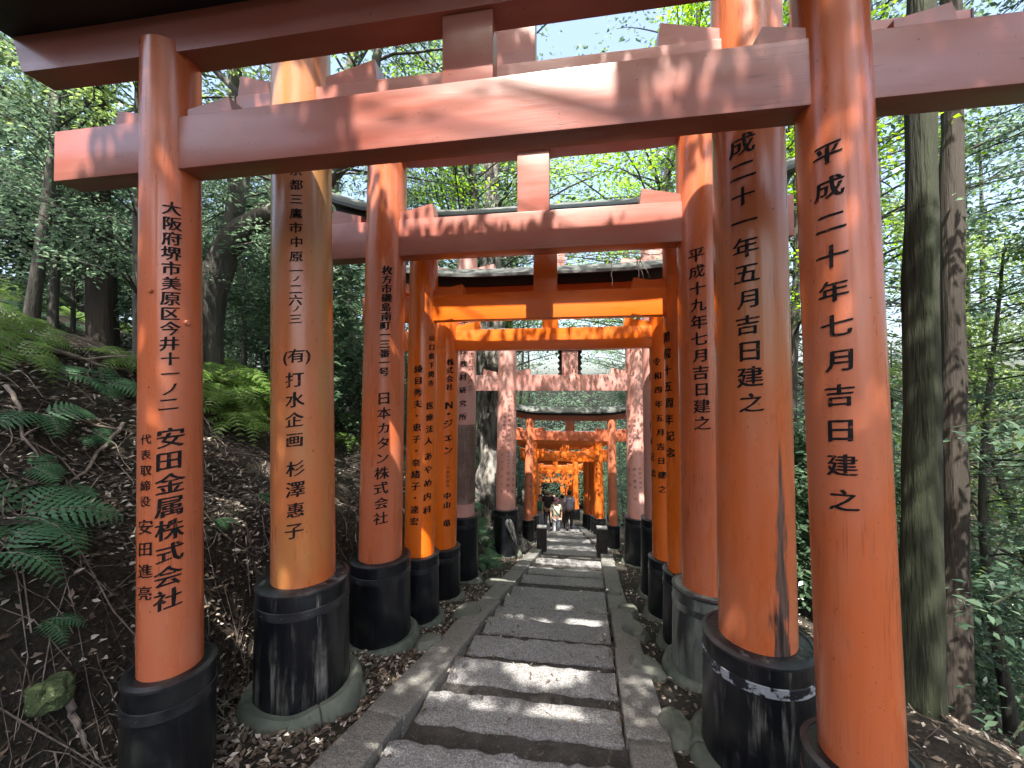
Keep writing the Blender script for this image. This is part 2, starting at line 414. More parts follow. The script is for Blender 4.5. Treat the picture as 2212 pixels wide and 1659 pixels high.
for i, y in enumerate(EDGES):
    xc = (XL + XR) / 2 + xp(y); w_ = XR - XL - .05; near = y < 11
    d = .31 if near else .5
    o = rough_slab(26 if y < 6 else 10, 5 if y < 6 else 3, w_, d, .17, i, .007).build('stone_step', M_STEP, None, True, 60)
    o.location = (xc, y - d / 2, zp(y)); o.rotation_euler = (R(random.uniform(-.5, .5)), R(random.uniform(-.4, .4)), YAWG if near else R(5))
    if y >= 1.7:
        lab = '%s rough grey granite step of the stair, counted from the camera' % ORD[min(vis, 19)]; vis += 1
    else: lab = 'rough grey granite step at the top of the stair by the camera'
    tag(o, lab, 'step', 'granite steps of the stair')
    y1 = EDGES[i + 1] if i + 1 < len(EDGES) else y + 1.5
    n_ = 10
    vs = []; fs = []; ya, yb = y - .02, y1 - (.31 if y1 < 11 else .5) + .05
    for a in range(n_ + 1):
        for b_ in range(15):
            xx = lerp(XL - .02, XR + .02, b_ / 14) + xp(y); yy = lerp(ya, yb, a / n_) + math.tan(YAWG) * (xx - xc)
            vs.append((xx, yy, zp(y1) - .018 + .03 * (1 - a / n_) ** 3 + .012 * noise.noise(Vector((xx * 6, yy * 6, i)))))
    for a in range(n_):
        for b_ in range(14):
            q = a * 15 + b_; fs.append((q, q + 1, q + 16, q + 15))
    soil.add(vs, fs)
tag(soil.build('path', M_SOIL, None, True, 180), kind='structure')

def kerb(side, ys):
    for k in range(len(ys) - 1):
        y0, y1 = ys[k], ys[k + 1]; ym = (y0 + y1) / 2
        x = (XL - KW / 2 if side < 0 else XR + KW / 2) + xp(ym)
        ln = math.hypot(y1 - y0, zp(y1) - zp(y0)) - .012
        o = rough_slab(4, 8, KW + random.uniform(-.02, .02), ln, .24, k * 2.3 + side, .007).build('kerb_stone', M_KERB, None, True, 60)
        o.location = (x + random.uniform(-.01, .01), ym, zp(ym) + .005)
        dirx = xp(y1) - xp(y0)
        o.rotation_euler = (math.atan2(zp(y1) - zp(y0), y1 - y0) + R(random.uniform(-.8, .8)), R(random.uniform(-2, 2)), math.atan2(-dirx, y1 - y0) + R(random.uniform(-.8, .8)))
        s = 'left' if side < 0 else 'right'
        tag(o, '%s sloping granite kerb stone on the %s edge of the stair, counted from the camera' % (ORD[min(k, 19)], s), 'kerb stone', 'kerb stones on the %s edge of the stair' % s)
kerb(-1, [.6, 1.75, 2.55, 3.7, 4.45, 5.5, 6.3, 7.6, 8.6, 9.9, 10.7, 12.4, 14.2, 16.4, 19])
kerb(1, [.8, 1.95, 2.75, 4.3, 5.6, 6.8, 8.1, 9.3, 10.5, 12.4, 14.4, 16.6, 19])

# ------------------------------------------------------------------ writing: each character is cut from the built-in font and bent round its post
_glyph = {}
def glyph(ch):
    if ch in _glyph: return _glyph[ch]
    cu = bpy.data.curves.new('g', 'FONT'); cu.body = ch; cu.size = 1; cu.resolution_u = 2
    o = bpy.data.objects.new('g', cu); COL.objects.link(o)
    me = bpy.data.meshes.new_from_object(o.evaluated_get(bpy.context.evaluated_depsgraph_get()))
    bpy.data.objects.remove(o); bpy.data.curves.remove(cu)
    bm = bmesh.new(); bm.from_mesh(me); bpy.data.meshes.remove(me)
    if bm.verts:
        x0 = min(v.co.x for v in bm.verts); x1 = max(v.co.x for v in bm.verts)
        xm = (x0 + x1) / 2
        for v in bm.verts: v.co.x -= xm; v.co.y -= .38
        for k in range(1, 9):
            xx = lerp(x0, x1, k / 9) - xm
            bmesh.ops.bisect_plane(bm, geom=bm.verts[:] + bm.edges[:] + bm.faces[:], plane_co=(xx, 0, 0), plane_no=(1, 0, 0))
    bm.verts.index_update()
    r = ([v.co.copy() for v in bm.verts], [[v.index for v in f.verts] for f in bm.faces]); bm.free()
    _glyph[ch] = r; return r

class Post: pass
def on_post(p, u, v):
    # the line of sight through (u, v) meets the post: angle round it and height (world)
    d = ray(u, v); ax, ay = p.wx, p.wy
    for _ in range(4):
        ox, oy = CAM.x - ax, CAM.y - ay
        A = d.x ** 2 + d.y ** 2; B = 2 * (ox * d.x + oy * d.y); C_ = ox * ox + oy * oy - p.r ** 2
        D_ = max(0, B * B - 4 * A * C_); t = (-B - math.sqrt(D_)) / (2 * A)
        q = CAM + d * t; lx = p.lean * (q.z - p.cap)
        ax, ay = p.wx + lx * p.cy, p.wy + lx * p.sy
    return math.atan2(q.y - ay, q.x - ax), q.z, t
def inscribe(p, rows, mat, gate_yaw, gz, lift=.0022):
    mb = MB(); y_last = None
    for (txt, u0, v0, u1, v1, px) in rows:
        if y_last is not None and (abs(u0 - y_last[0]) > px * .5 or v0 - y_last[1] > px * 1.2 + 6 or v0 < y_last[1]):
            if mb.v: mb.build('inscription', mat, p.obj, False)
            mb = MB()
        y_last = (u1, v1)
        # u, v in the 2212-wide picture: middle of the first and of the last character
        chars = [txt] if txt.startswith('(') else list(txt); n = len(chars)
        for i, ch in enumerate(chars):
            if ch in ' ': continue
            k = i / max(1, n - 1)
            ph, z, t = on_post(p, lerp(u0, u1, k), lerp(v0, v1, k))
            size = px / FPX * t * (.88 if px < 11 else 1.12 if px < 25 else 1)
            lx = p.lean * (z - p.cap); rr = p.r * (1 - p.tap * (z - p.cap)) + lift
            jr = random.uniform(-.02, .02)
            nib = .028 if px > 26 else .05 if px > 12 else 0; jx, js, jw = random.uniform(-.035, .035), random.uniform(.93, 1.05), random.uniform(0, 9)
            for q, k_ in enumerate((-1, 0, 1) if px > 12 else (0,)):
                vs, fs = glyph(ch); out = []
                for c in vs:
                    wv = 1 + .8 * noise.noise(Vector((c.x * 3.1 + jw, c.y * 3.1, i))); gx = c.x * js + jx + nib * k_ * wv + .016 * noise.noise(Vector((c.x * 6, c.y * 6, jw))); gy = c.y * .90 * js + nib * .42 * k_ * wv + (.10 + jr) * c.x + .012 * noise.noise(Vector((c.x * 5, c.y * 5, i)))
                    a = ph - gate_yaw + gx * size / rr; r2 = rr + q * .0005
                    out.append((p.x + lx + r2 * math.cos(a), r2 * math.sin(a), z - gz + gy * size))
                mb.add(out, fs)
    if mb.v:
        o = mb.build('inscription', mat, p.obj, False)
        return o

# ------------------------------------------------------------------ torii gates
def make_gate(label, cx, cy, yaw, W, D, caps, nb, nh, sb, pm, gz2=None, leans=(.013, .013), mul=1.36, seg=56, bases=(None, None),
              bands=(None, None), novh=.72, kovh=.95, foot=True, detail=True, postmats=(None, None), black_end=False, roof=True, group='vermilion torii gates over the stair', gw=None, wedge=True, sori=.2, wk=.40, rk=1.0, kd=None, rov=.13):
    gz = zp(cy)
    g = empty('torii_gate', (cx, cy, gz), label, 'torii gate', yaw, group)
    P = []; pmx = PM[pm + 'x']; cs, sn = math.cos(yaw), math.sin(yaw)
    for k, sd_ in enumerate((-1, 1)):
        p = Post(); p.r = D / 2; p.cap = caps[k]; p.lean = -sd_ * leans[k]; p.x = sd_ * W / 2; p.cy, p.sy = cs, sn
        p.wx, p.wy = cx + p.x * cs, cy + p.x * sn; p.tap = .018
        zc = caps[k] - gz; top = sb + .06 - gz
        prof = [(D / 2 * (1 - p.tap * (z - zc)), z - zc) for z in np.linspace(zc - .15, top, 9)]
        prof.append((prof[-1][0] * .97, prof[-1][1] + .004))
        p.obj = MB().lathe(prof, (p.x, 0, zc), seg, (p.lean, 0)).build('post', postmats[k] or PM[pm], g)
        gl = (terrain(p.wx, p.wy) if gz2 is None else gz2[k]) - gz
        rb = D / 2 * mul; hb = zc - gl
        prof = [(rb * 1.03, -hb - .25), (rb * 1.02, -hb * .5), (rb, -.17), (rb, -.020), (rb * .985, -.006), (rb * .955, 0), (D / 2 * .9, .004)]
        bo = MB().lathe(prof, (p.x, 0, zc), seg, jit=.006).build('post_sleeve', bases[k] or M_BASE, g)
        if detail:
            b = MB().lathe([(rb + .0005, -.175), (rb + .007, -.172), (rb + .007, -.118), (rb + .0005, -.115)], (p.x, 0, zc), seg)
            MB().lathe([(rb + .0005, -.02), (rb + .006, -.018), (rb + .006, -.004), (rb - .02, .004), (rb - .022, -.02)], (p.x, 0, zc), seg, closed=True).build('rim', M_BAND, bo)
            for q in range(12):
                a = q * PI / 6 + .2
                b.lathe([(.009, 0), (.008, .004), (.004, .006)], (p.x + (rb + .006) * math.cos(a), (rb + .006) * math.sin(a), zc - .147), 8)
            b.build('metal_band', bands[k] or M_BAND, bo)
        if foot:
            ro = rb * 1.34; ri = rb * .98; fh = .085
            prof = [(ri, -.22), (ri, fh * .7), (ri + .02, fh), (lerp(ri, ro, .6), fh * 1.05), (ro - .02, fh * .75), (ro, fh * .2), (ro * 1.02, -.22)]
            q0 = random.randrange(40); fo = MB().lathe(prof, (p.x, 0, gl), 128, closed=True, jit=.03, notch=(q0, q0 + 37, q0 + 80))
            fo.v = [(a, b_, c_ - (.012 if any(abs(math.atan2(b_, a - p.x) % (2 * PI) - 2 * PI * q / 128) < .02 for q in (q0, q0 + 37, q0 + 80)) else 0) + .012 * noise.noise(Vector((a * 7, b_ * 7, c_ * 7 + cy)))) for a, b_, c_ in fo.v]
            fo.build('footing_ring', M_FOOT, g)
        P.append(p)
    t = D * .42 if D > .3 else .135
    nm = pmx
    nl_, nr_ = (novh, novh) if not isinstance(novh, tuple) else novh
    xa, xb = -W / 2 - nl_, W / 2 + nr_
    z0 = nb - gz
    nk = MB().box(((xa + xb) / 2, 0, z0 + nh / 2), (xb - xa, t, nh), bev=.007).build('tie_beam', nm, g)
    if black_end:
        eb = MB()
        for xe in (xa - .004, xb + .004): eb.box((xe, 0, z0 + nh / 2), (.012, t + .006, nh + .006), bev=.003)
        eb.build('end_cap', M_BLACK, nk)
    if wedge:
        for s in (-1, 1):
            for inn in (-1, 1):
                # wedge driven beside the post: low at the post, high at its free end, end cut upright
                x0 = s * W / 2 + inn * (D / 2 - .02); L = (.36 if inn * s < 0 else .30) * (.75 if wk < .3 else 1.1); x1 = x0 + inn * L
                hh = nh * wk; tw = t * .86; y = tw / 2
                v = [(x0, -y, 0), (x1, -y, 0), (x1 - inn * .02, -y, hh), (x0, -y, hh * .45), (x0, y, 0), (x1, y, 0), (x1 - inn * .02, y, hh), (x0, y, hh * .45)]
                w_ = MB().add([(a, b, c + z0 + nh + .002) for a, b, c in v], [(0, 1, 2, 3), (7, 6, 5, 4), (0, 4, 5, 1), (1, 5, 6, 2), (2, 6, 7, 3), (3, 7, 4, 0)])
                w_.build('wedge', nm, nk)
    sw = gw or D * .78
    MB().box((0, 0, (z0 + nh + sb - gz) / 2), (sw, t * .8, sb - gz - z0 - nh - .004), bev=.005).build('center_strut', nm, g)
    xk = W / 2 + kovh; sh = .215 if D > .28 else .16; kh = .12 if D > .28 else .09
    zf = lambda x: sori * (max(0, abs(x) - W * .25) / (xk - W * .25)) ** 2.2
    xsx = list(np.linspace(-xk, xk, 25)); b0 = sb - gz; ts = t * 1.08
    MB().sweep([(-ts / 2, b0), (ts / 2, b0), (ts / 2, b0 + sh), (-ts / 2, b0 + sh)], [x * .94 for x in xsx], zf, .35).build('lower_lintel', nm, g, True, 25)
    b1 = b0 + sh + .002; tk = kd or t * 1.55
    kg = MB().sweep([(-tk / 2, b1), (tk / 2, b1), (tk / 2 + .01, b1 + kh), (-tk / 2 - .01, b1 + kh)], [x * .975 for x in xsx], zf, .35).build('upper_lintel', M_BLACK, g, True, 25)
    if roof:
        b2 = b1 + kh + .002; tr = tk / 2 + rov; rr = tr * .62 * rk
        MB().sweep([(-tr, b2 - .02), (-tr + .03, b2 - .022), (0, b2 + .03), (tr - .03, b2 - .022), (tr, b2 - .02), (tr, b2 + .02), (.03, b2 + rr), (-.03, b2 + rr), (-tr, b2 + .02)], [x * 1.03 for x in xsx], zf, .25).build('roof', M_ROOF, kg, True, 20)
    g_ = (g, P, gz, yaw)
    return g_
def write(gt, side, rows, mat=None):
    g, P, gz, yaw = gt
    inscribe(P[0 if side < 0 else 1], rows, mat or M_INK, yaw, gz)

# nearest gate: slim posts, weathered
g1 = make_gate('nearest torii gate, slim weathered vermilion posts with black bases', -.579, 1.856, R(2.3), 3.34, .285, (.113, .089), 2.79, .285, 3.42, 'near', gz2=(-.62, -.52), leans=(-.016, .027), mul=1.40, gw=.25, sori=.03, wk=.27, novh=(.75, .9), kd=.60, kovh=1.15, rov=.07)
write(g1, -1, [('大阪府堺市美原区今井十一ノ二', 367, 447, 366, 873, 35), ('安田金属株式会社', 369, 945, 371, 1290, 52),
               ('代表取締役', 316, 949, 316, 1082, 27), ('安田進亮', 318, 1137, 318, 1278, 38)])
write(g1, 1, [('平成二十年七月吉日建之', 1793, 325, 1820, 1080, 58)])
# second gate: thick posts, chipped bases, split paint at the foot of the right post
_px, _py = 3.13 / 2, 0
_t = R(-62)   # direction along the picture plane at the split, in the gate's own axes
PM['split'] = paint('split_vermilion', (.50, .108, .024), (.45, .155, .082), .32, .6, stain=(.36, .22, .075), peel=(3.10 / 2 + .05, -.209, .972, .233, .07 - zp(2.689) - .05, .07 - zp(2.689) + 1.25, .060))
g2 = make_gate('second torii gate from the camera, thick posts with painted-in yellowish reflections and chipped black bases', -.537, 2.689, R(3.0), 3.10, .43, (.236, .072), 3.42, .39, 4.35, 'near', gz2=(-.61, -.72), leans=(-.015, .008), mul=1.42,
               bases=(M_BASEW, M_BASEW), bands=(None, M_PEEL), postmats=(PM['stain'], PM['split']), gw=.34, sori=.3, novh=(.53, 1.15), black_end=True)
write(g2, -1, [('東京都三鷹市中原一', 635, 331, 637, 583, 28), ('ノ', 637, 600, 637, 601, 15), ('二六', 637, 623, 637, 647, 27), ('ノ', 637, 666, 637, 667, 15), ('三', 637, 688, 637, 689, 27),
               ('(有)', 638, 768, 638, 769, 36), ('打水企画', 636, 820, 638, 950, 40), ('杉澤惠子', 639, 1012, 639, 1145, 39)])
write(g2, 1, [('平成二十一年五月吉日建之', 1604, 249, 1622, 870, 52)])
g3 = make_gate('third torii gate from the camera, thick weathered posts, pale bleached base at right', -.551, 3.876, YAWG, 3.18, .43, (-.099, -.187), 2.967, .37, 3.95, 'near', gz2=(-.95, -.98), leans=(.014, .012), mul=1.38,
               bases=(None, M_BASEP), bands=(None, M_BASEP), gw=.31, sori=.32, kovh=1.1)
write(g3, -1, [('枚方市磯島南町一三番一号', 836, 582, 830, 803, 21), ('日本カタン株式会社', 830, 860, 824, 1118, 31)])
write(g3, 1, [('平成十九年七月吉日建之', 1505, 548, 1517, 914, 35)])
g4 = make_gate('fourth torii gate from the camera, glossy orange, two written columns on its left post', -.515, 4.581, YAWG, 3.03, .36, (-.337, -.353), 2.432, .30, 3.24, 'mid', mul=1.26, black_end=True, novh=.70, gw=.27, sori=.32, kovh=1.08, rk=1.15)
write(g4, -1, [('山口県下関市', 934, 730, 932, 828, 14), ('医療法人', 930, 876, 927, 952, 17), ('あやめ内科', 927, 985, 924, 1100, 18),
               ('綾目秀夫・恵子・奈緒子・達宏', 903, 797, 896, 1125, 18)])
write(g4, 1, [('開院十五周年記念', 1438, 728, 1446, 977, 23)])
g5 = make_gate('fifth torii gate from the camera, fresh orange, dead twigs lying on its dark roof', -.56, 5.589, YAWG, 3.09, .36, (-.638, -.621), 2.178, .295, 2.86, 'mid', mul=1.28, gw=.22)
write(g5, -1, [('株式会社', 973, 782, 971, 836, 15), ('N・', 970, 875, 970, 894, 22), ('ジェン', 969, 915, 970, 972, 20), ('代表取締役', 968, 1010, 968, 1048, 9), ('中山 竜', 967, 1070, 966, 1128, 16)])
write(g5, 1, [('創業二十周年記念', 1395, 781, 1409, 1021, 17), ('令和四年五月吉日建之', 1418, 781, 1430, 1056, 17)])
g6 = make_gate('sixth torii gate, tall faded pink posts with a dark notice wrapped round the left one', -.57, 6.715, YAWG, 3.20, .37, (-.543, -.45), 3.35, .3, 4.1, 'pink', mul=1.30)
write(g6, -1, [('大阪市平野区流町四ノ六三', 1022, 680, 1016, 838, 12), ('式会社教材研究所', 1001, 700, 999, 900, 15)])
g7 = make_gate('seventh torii gate, thick pale pink posts crowded with small writing', -.49, 9.442, R(3.0), 3.06, .47, (-1.20, -1.27), 1.6, .376, 2.55, 'pink', mul=1.25, gw=.37)
write(g7, -1, mat=M_INKP, rows=[('大阪市平野区流町四ノ六ノ三', 1113, 853, 1112, 953, 7), ('株式', 1105, 856, 1105, 866, 6), ('会社', 1099, 857, 1099, 867, 6), ('大和科学教材研究所', 1102, 876, 1099, 961, 10),
               ('西日本総販売教会本社', 1091, 884, 1086, 960, 6), ('代表取締役', 1110, 978, 1109, 1008, 6), ('和田甲紀', 1109, 1022, 1108, 1060, 9), ('専務取締役', 1099, 978, 1098, 1008, 6), ('和田誠知', 1098, 1022, 1097, 1060, 9),
               ('教 会 銅 福 夢 正 順', 1085, 966, 1084, 1060, 6)])
write(g7, 1, mat=M_INKP, rows=[('昭和六十年五月吉日建之', 1356, 878, 1362, 985, 9), ('四十周年記念', 1369, 891, 1371, 939, 8), ('全国代理店', 1381, 1012, 1383, 1052, 8), ('納入業者一同', 1369, 1013, 1372, 1077, 9), ('社員', 1358, 1013, 1360, 1046, 8)])
def dowel(gt, side, u, v, r):
    g, P, gz, yaw = gt; p = P[0 if side < 0 else 1]; a, z, t = on_post(p, u, v); n = Vector((math.cos(a - yaw), math.sin(a - yaw), 0)); c = Vector((p.x + p.lean * (z - p.cap), 0, z - gz)) + n * p.r
    MB().tube([c - n * .02, c + n * .004, c + n * .009], [r, r, r * .7], 14).build('dowel', PM['near'], p.obj)
dowel(g1, -1, 402, 697, .014); dowel(g1, -1, 322, 627, .012)
# scalloped board behind the strut of the seventh gate
def name_board():
    g, P, gz, yaw = g7
    mb = MB(); pts = []
    n = 40
    for k in range(n):
        z = k / (n - 1) * .66; pts.append((.27 + .02 * math.cos(k * 2 * PI / 8), z))
    ol = [(x, z) for x, z in pts] + [(-x, z) for x, z in reversed(pts)]
    m = len(ol); z0 = 1.6 + .376 - gz + .01
    mb.add([(x, .13, z + z0) for x, z in ol] + [(x, .17, z + z0) for x, z in ol], [tuple(range(m)), tuple(range(2 * m - 1, m - 1, -1))] + [(i, i + m, (i + 1) % m + m, (i + 1) % m) for i in range(m)])
    mb.build('name_board', M_BLACK, g, False)
name_board()
# notice sheet wrapped round the left post of the sixth gate, with rows of print
def notice():
    g, P, gz, yaw = g6; p = P[0]; mb = MB(); ink = MB()
    a0, z1, _ = on_post(p, 989, 917); a1, z0, _ = on_post(p, 1030, 1082)
    rr = p.r + .004
    def pt(a, z, r): return (p.x + p.lean * (z - p.cap) + r * math.cos(a - yaw), r * math.sin(a - yaw), z - gz)
    a1 += .3; a0 -= .5; n = 30; vs = []; fs = []
    for k in range(n + 1):
        a = lerp(a0, a1, k / n)
        vs += [pt(a, z0, rr), pt(a, z1, rr), pt(a, z1, rr - .003), pt(a, z0, rr - .003)]
    for k in range(n):
        for q in range(4): fs.append((k * 4 + q, k * 4 + (q + 1) % 4, k * 4 + 4 + (q + 1) % 4, k * 4 + 4 + q))
    fs += [(0, 1, 2, 3), (n * 4 + 3, n * 4 + 2, n * 4 + 1, n * 4)]
    sh = MB().add(vs, fs).build('notice_sheet', simple('brown_notice_sheet', (.16, .10, .08), (.22, .15, .12), 4, .35, .05), p.obj)
    rnd = random.Random(3)
    for c in range(26):
        a = lerp(a0 + .1, a1 - .1, c / 25); z = z1 - .06 - rnd.choice((0, .03, .10))
        while z > z0 + .05:
            l = rnd.uniform(.014, .024)
            vs = [pt(a - .018, z, rr + .0012), pt(a + .018, z, rr + .0012), pt(a + .018, z - l, rr + .0012), pt(a - .018, z - l, rr + .0012)]
            ink.add(vs, [(0, 1, 2, 3)]); z -= l + (.010 if rnd.random() < .93 else .16)
    ink.build('print', M_INK, sh, False)
notice()
g8 = make_gate('eighth torii gate, slender reddish posts, curved grey roof, right post in full sun', -.615, 11.8, R(2.0), 2.46, .262, (-2.21, -2.24), (.146), .27, .72, 'dull', mul=1.34, seg=32, leans=(.018, .018), kovh=.75, novh=.5, gw=.26)
write(g8, -1, [('名古屋市中川区七五三', 1150, 948, 1147, 1008, 5), ('中村正實久子', 1147, 1012, 1146, 1075, 7)])
write(g8, 1, [('平成二年', 1317, 963, 1318, 991, 6)])
# the long run of gates further down the slope
FAR = [(15.7, 2.6, .37), (16.7, 2.6, .34), (17.6, 2.6, .36), (18.6, 2.6, .34), (25.4, 2.6, .38), (26.8, 2.6, .32), (28.2, 2.6, .34), (29.6, 2.55, .3), (31.2, 2.55, .34), (33, 2.5, .3), (35, 2.5, .32), (37, 2.5, .3), (39.5, 2.5, .3), (42, 2.5, .3), (45, 2.5, .3)]
farg = []
places = ['first of the close row, dated on its right post', 'second of the close row past the bollards', 'third of the close row past the bollards', 'last of the close row before the gap of greenery', 'after the gap of greenery, sunlit orange beside the walkers', 'behind the walkers, second after the gap of greenery', 'third after the gap of greenery', 'fourth after the gap of greenery', 'fifth after the gap of greenery', 'sixth after the gap of greenery', 'seventh after the gap of greenery', 'eighth after the gap of greenery', 'third from the far end of the row', 'second from the far end of the row', 'at the very far end of the row']
for (y, W, D), pl in zip(FAR, places):
    zz = zp(y)
    h = random.uniform(-.12, .12)
    gt = make_gate('orange torii gate %s' % pl, -.6 + xp(y) + (.1 if y < 18 else -.05), y, R(2 + min(6, max(0, y - 11))), W, D, (zz + .62, zz + .60), zz + 2.95 + h, .27, zz + 3.5 + h, 'far', mul=1.3, seg=24, foot=y < 20, detail=y < 20, leans=(.015, .015), kovh=.7, novh=.45, wedge=y < 26)
    farg.append(gt)
write(farg[0], 1, [('令和元年六月吉日建之', 1288, 986, 1291, 1066, 7)])
write(farg[0], -1, [('本社長尾忠利', 1157, 1000, 1156, 1080, 7)])
# the next gate up the slope stands just behind the photographer and shades the nearest one
make_gate('torii gate standing just behind the photographer, outside the picture', -.58, -.15, R(2.5), 3.5, .30, (zp(-.15) + .65, zp(-.15) + .65), zp(-.15) + 3.5, .3, zp(-.15) + 4.1, 'near', mul=1.35, seg=32, detail=False)

# ------------------------------------------------------------------ foliage builders
RG = np.random.default_rng(11)
def unit(a): return a / (np.linalg.norm(a, axis=-1, keepdims=True) + 1e-9)
def spray(rng, c, r, n, thick, droop):
    th = rng.uniform(0, 2 * PI, n); q = r * np.sqrt(rng.uniform(0.02, 1, n))
    p = np.stack([q * np.cos(th), q * np.sin(th), rng.normal(0, thick, n) - droop * (q / r) ** 2 * r], 1) + c
    ax = np.stack([np.cos(th), np.sin(th), rng.normal(-.25, .3, n)], 1) + rng.normal(0, .55, (n, 3)) * (1, 1, .3)
    nr = np.array([0, 0, 1.0]) + rng.normal(0, .42, (n, 3))
    return p, ax, nr
def branch_path(rng, p0, az, L, rise, sag, n=7, wob=.12):
    pts = []; a = az; p = np.array(p0, float)
    for k in range(n + 1):
        pts.append(Vector(p)); t = k / n
        d = np.array([math.cos(a), math.sin(a), rise - sag * t]); p = p + d / np.linalg.norm(d) * L / n; a += rng.normal(0, wob)
    return pts
def trunk_path(rng, h, lean, wob, n=12):
    pts = []; dx, dy = 0.0, 0.0; ox, oy = rng.uniform(0, 9, 2)
    for k in range(n + 1):
        z = h * k / n
        pts.append(Vector((lean[0] * z + wob * (math.sin(ox + z * .55) - math.sin(ox)), lean[1] * z + wob * (math.cos(oy + z * .45) - math.cos(oy)), z - .3 * (k == 0))))
    return pts
def tree_meshes(kind, seed):
    rng = np.random.default_rng(seed); mb = MB(); P_, A_, N_ = [], [], []
    if kind == 'cedar':      h, r0, c0, nl, Ll, leaf, npl, mat, bark, lean, wob = 19, .16, .46, 40, 2.0, (.16, .045), 34, M_CEDAR, M_BARK, (.02, .01), .05
    elif kind == 'evergreen': h, r0, c0, nl, Ll, leaf, npl, mat, bark, lean, wob = 8.5, .09, .16, 40, 1.9, (.105, .052), 78, M_LEAF, M_BARKG, (.05, .03), .18
    elif kind == 'broadleaf': h, r0, c0, nl, Ll, leaf, npl, mat, bark, lean, wob = 10, .11, .30, 32, 2.4, (.12, .06), 60, M_LEAFB, M_BARKG, (.06, -.03), .22
    elif kind == 'maple':    h, r0, c0, nl, Ll, leaf, npl, mat, bark, lean, wob = 9, .10, .40, 30, 2.6, (.048, .036), 150, M_MAPLE, M_BARKG, (.08, .05), .25
    elif kind == 'tall':    h, r0, c0, nl, Ll, leaf, npl, mat, bark, lean, wob = 18, .20, .30, 58, 4.0, (.13, .062), 60, M_LEAF, M_BARKG, (.03, .02), .35
    elif kind == 'cypress':  h, r0, c0, nl, Ll, leaf, npl, mat, bark, lean, wob = 14, .13, .10, 62, 2.3, (.10, .042), 90, M_HIN, M_BARKM, (.01, .0), .06
    else:                    h, r0, c0, nl, Ll, leaf, npl, mat, bark, lean, wob = 2.2, .03, .10, 30, .8, (.09, .045), 60, M_LEAF, M_BARKG, (.1, .05), .12
    tp = trunk_path(rng, h, lean, wob)
    mb.tube(tp, [r0 * (1.25 if k == 0 else 1) * (1 - .82 * k / 12) for k in range(13)], 12)
    for i in range(nl):
        t = c0 + (1 - c0) * (i + rng.uniform(0, 1)) / nl
        k = t * 12; k0 = min(11, int(k)); p0 = tp[k0].lerp(tp[k0 + 1], k - k0)
        L = Ll * (1.15 - .75 * ((t - c0) / (1 - c0)) ** 1.3) * rng.uniform(.6, 1.2)
        az = rng.uniform(0, 2 * PI)
        rise, sag = {'cedar': (.25, .75), 'cypress': (.05, .35), 'maple': (.45, .55)}.get(kind, (.55, .6))
        bp = branch_path(rng, p0, az, L, rise, sag)
        br = r0 * .22 * (1 - .6 * t)
        mb.tube(bp, [br * (1 - .8 * q / 7) + .003 for q in range(8)], 5, False)
        for q in range(3, 8, 1 if kind != 'cedar' else 1):
            if rng.uniform() < .12: continue
            c = np.array(bp[q]) + rng.normal(0, .10, 3)
            rr = rng.uniform(.28, .55) * (L / 2.2) ** .5 * (.6 if kind == 'shrub' else 1)
            n = int(npl * rng.uniform(.5, 1.2) * .55)
            p, a, nn = spray(rng, c, rr, n, .05 if kind in ('maple', 'cypress') else .11, .35 if kind == 'cedar' else .2)
            P_.append(p); A_.append(a); N_.append(nn)
        if kind == 'cypress' and rng.uniform() < .5:   # bare dead side twigs
            b2 = branch_path(rng, p0, az + rng.uniform(1, 5), L * .8, -.05, .1, 6)
            mb.tube(b2, [.012 * (1 - .8 * q / 6) + .002 for q in range(7)], 4, False)
    p = np.concatenate(P_); a = np.concatenate(A_); nn = np.concatenate(N_)
    s = rng.uniform(.7, 1.25, len(p))
    return mb.mesh('trunk', bark, True, 60), leaf_mesh('crown', p, a, nn, leaf[0] * s, leaf[1] * s, mat), h
TM = {}
for kind, cnt in (('cedar', 3), ('evergreen', 4), ('broadleaf', 3), ('maple', 2), ('cypress', 3), ('shrub', 4), ('tall', 3)):
    TM[kind] = [tree_meshes(kind, 100 * len(kind) + 17 * i + ord(kind[1])) for i in range(cnt)]
def put_tree(kind, x, y, s=1.0, label=None, group=None, rz=None, i=None, name=None, cat=None, z=None, lean=(0, 0)):
    i = random.randrange(len(TM[kind])) if i is None else i
    tm, cm, h = TM[kind][i]
    nm = name or {'cedar': 'cedar_tree', 'evergreen': 'evergreen_tree', 'broadleaf': 'broadleaf_tree', 'maple': 'maple_tree', 'cypress': 'cypress_tree', 'shrub': 'shrub', 'tall': 'evergreen_tree'}[kind]
    o = empty(nm, (x, y, (terrain(x, y) if z is None else z) - .05), label, cat or ('shrub' if kind == 'shrub' else 'tree'), rz if rz is not None else random.uniform(0, 6.28), group)
    o.rotation_euler.x, o.rotation_euler.y = lean
    o.scale = (s, s, s)
    link('stem' if kind == 'shrub' else 'trunk', tm, None, o); link('foliage' if kind == 'shrub' else 'crown', cm, None, o); return o

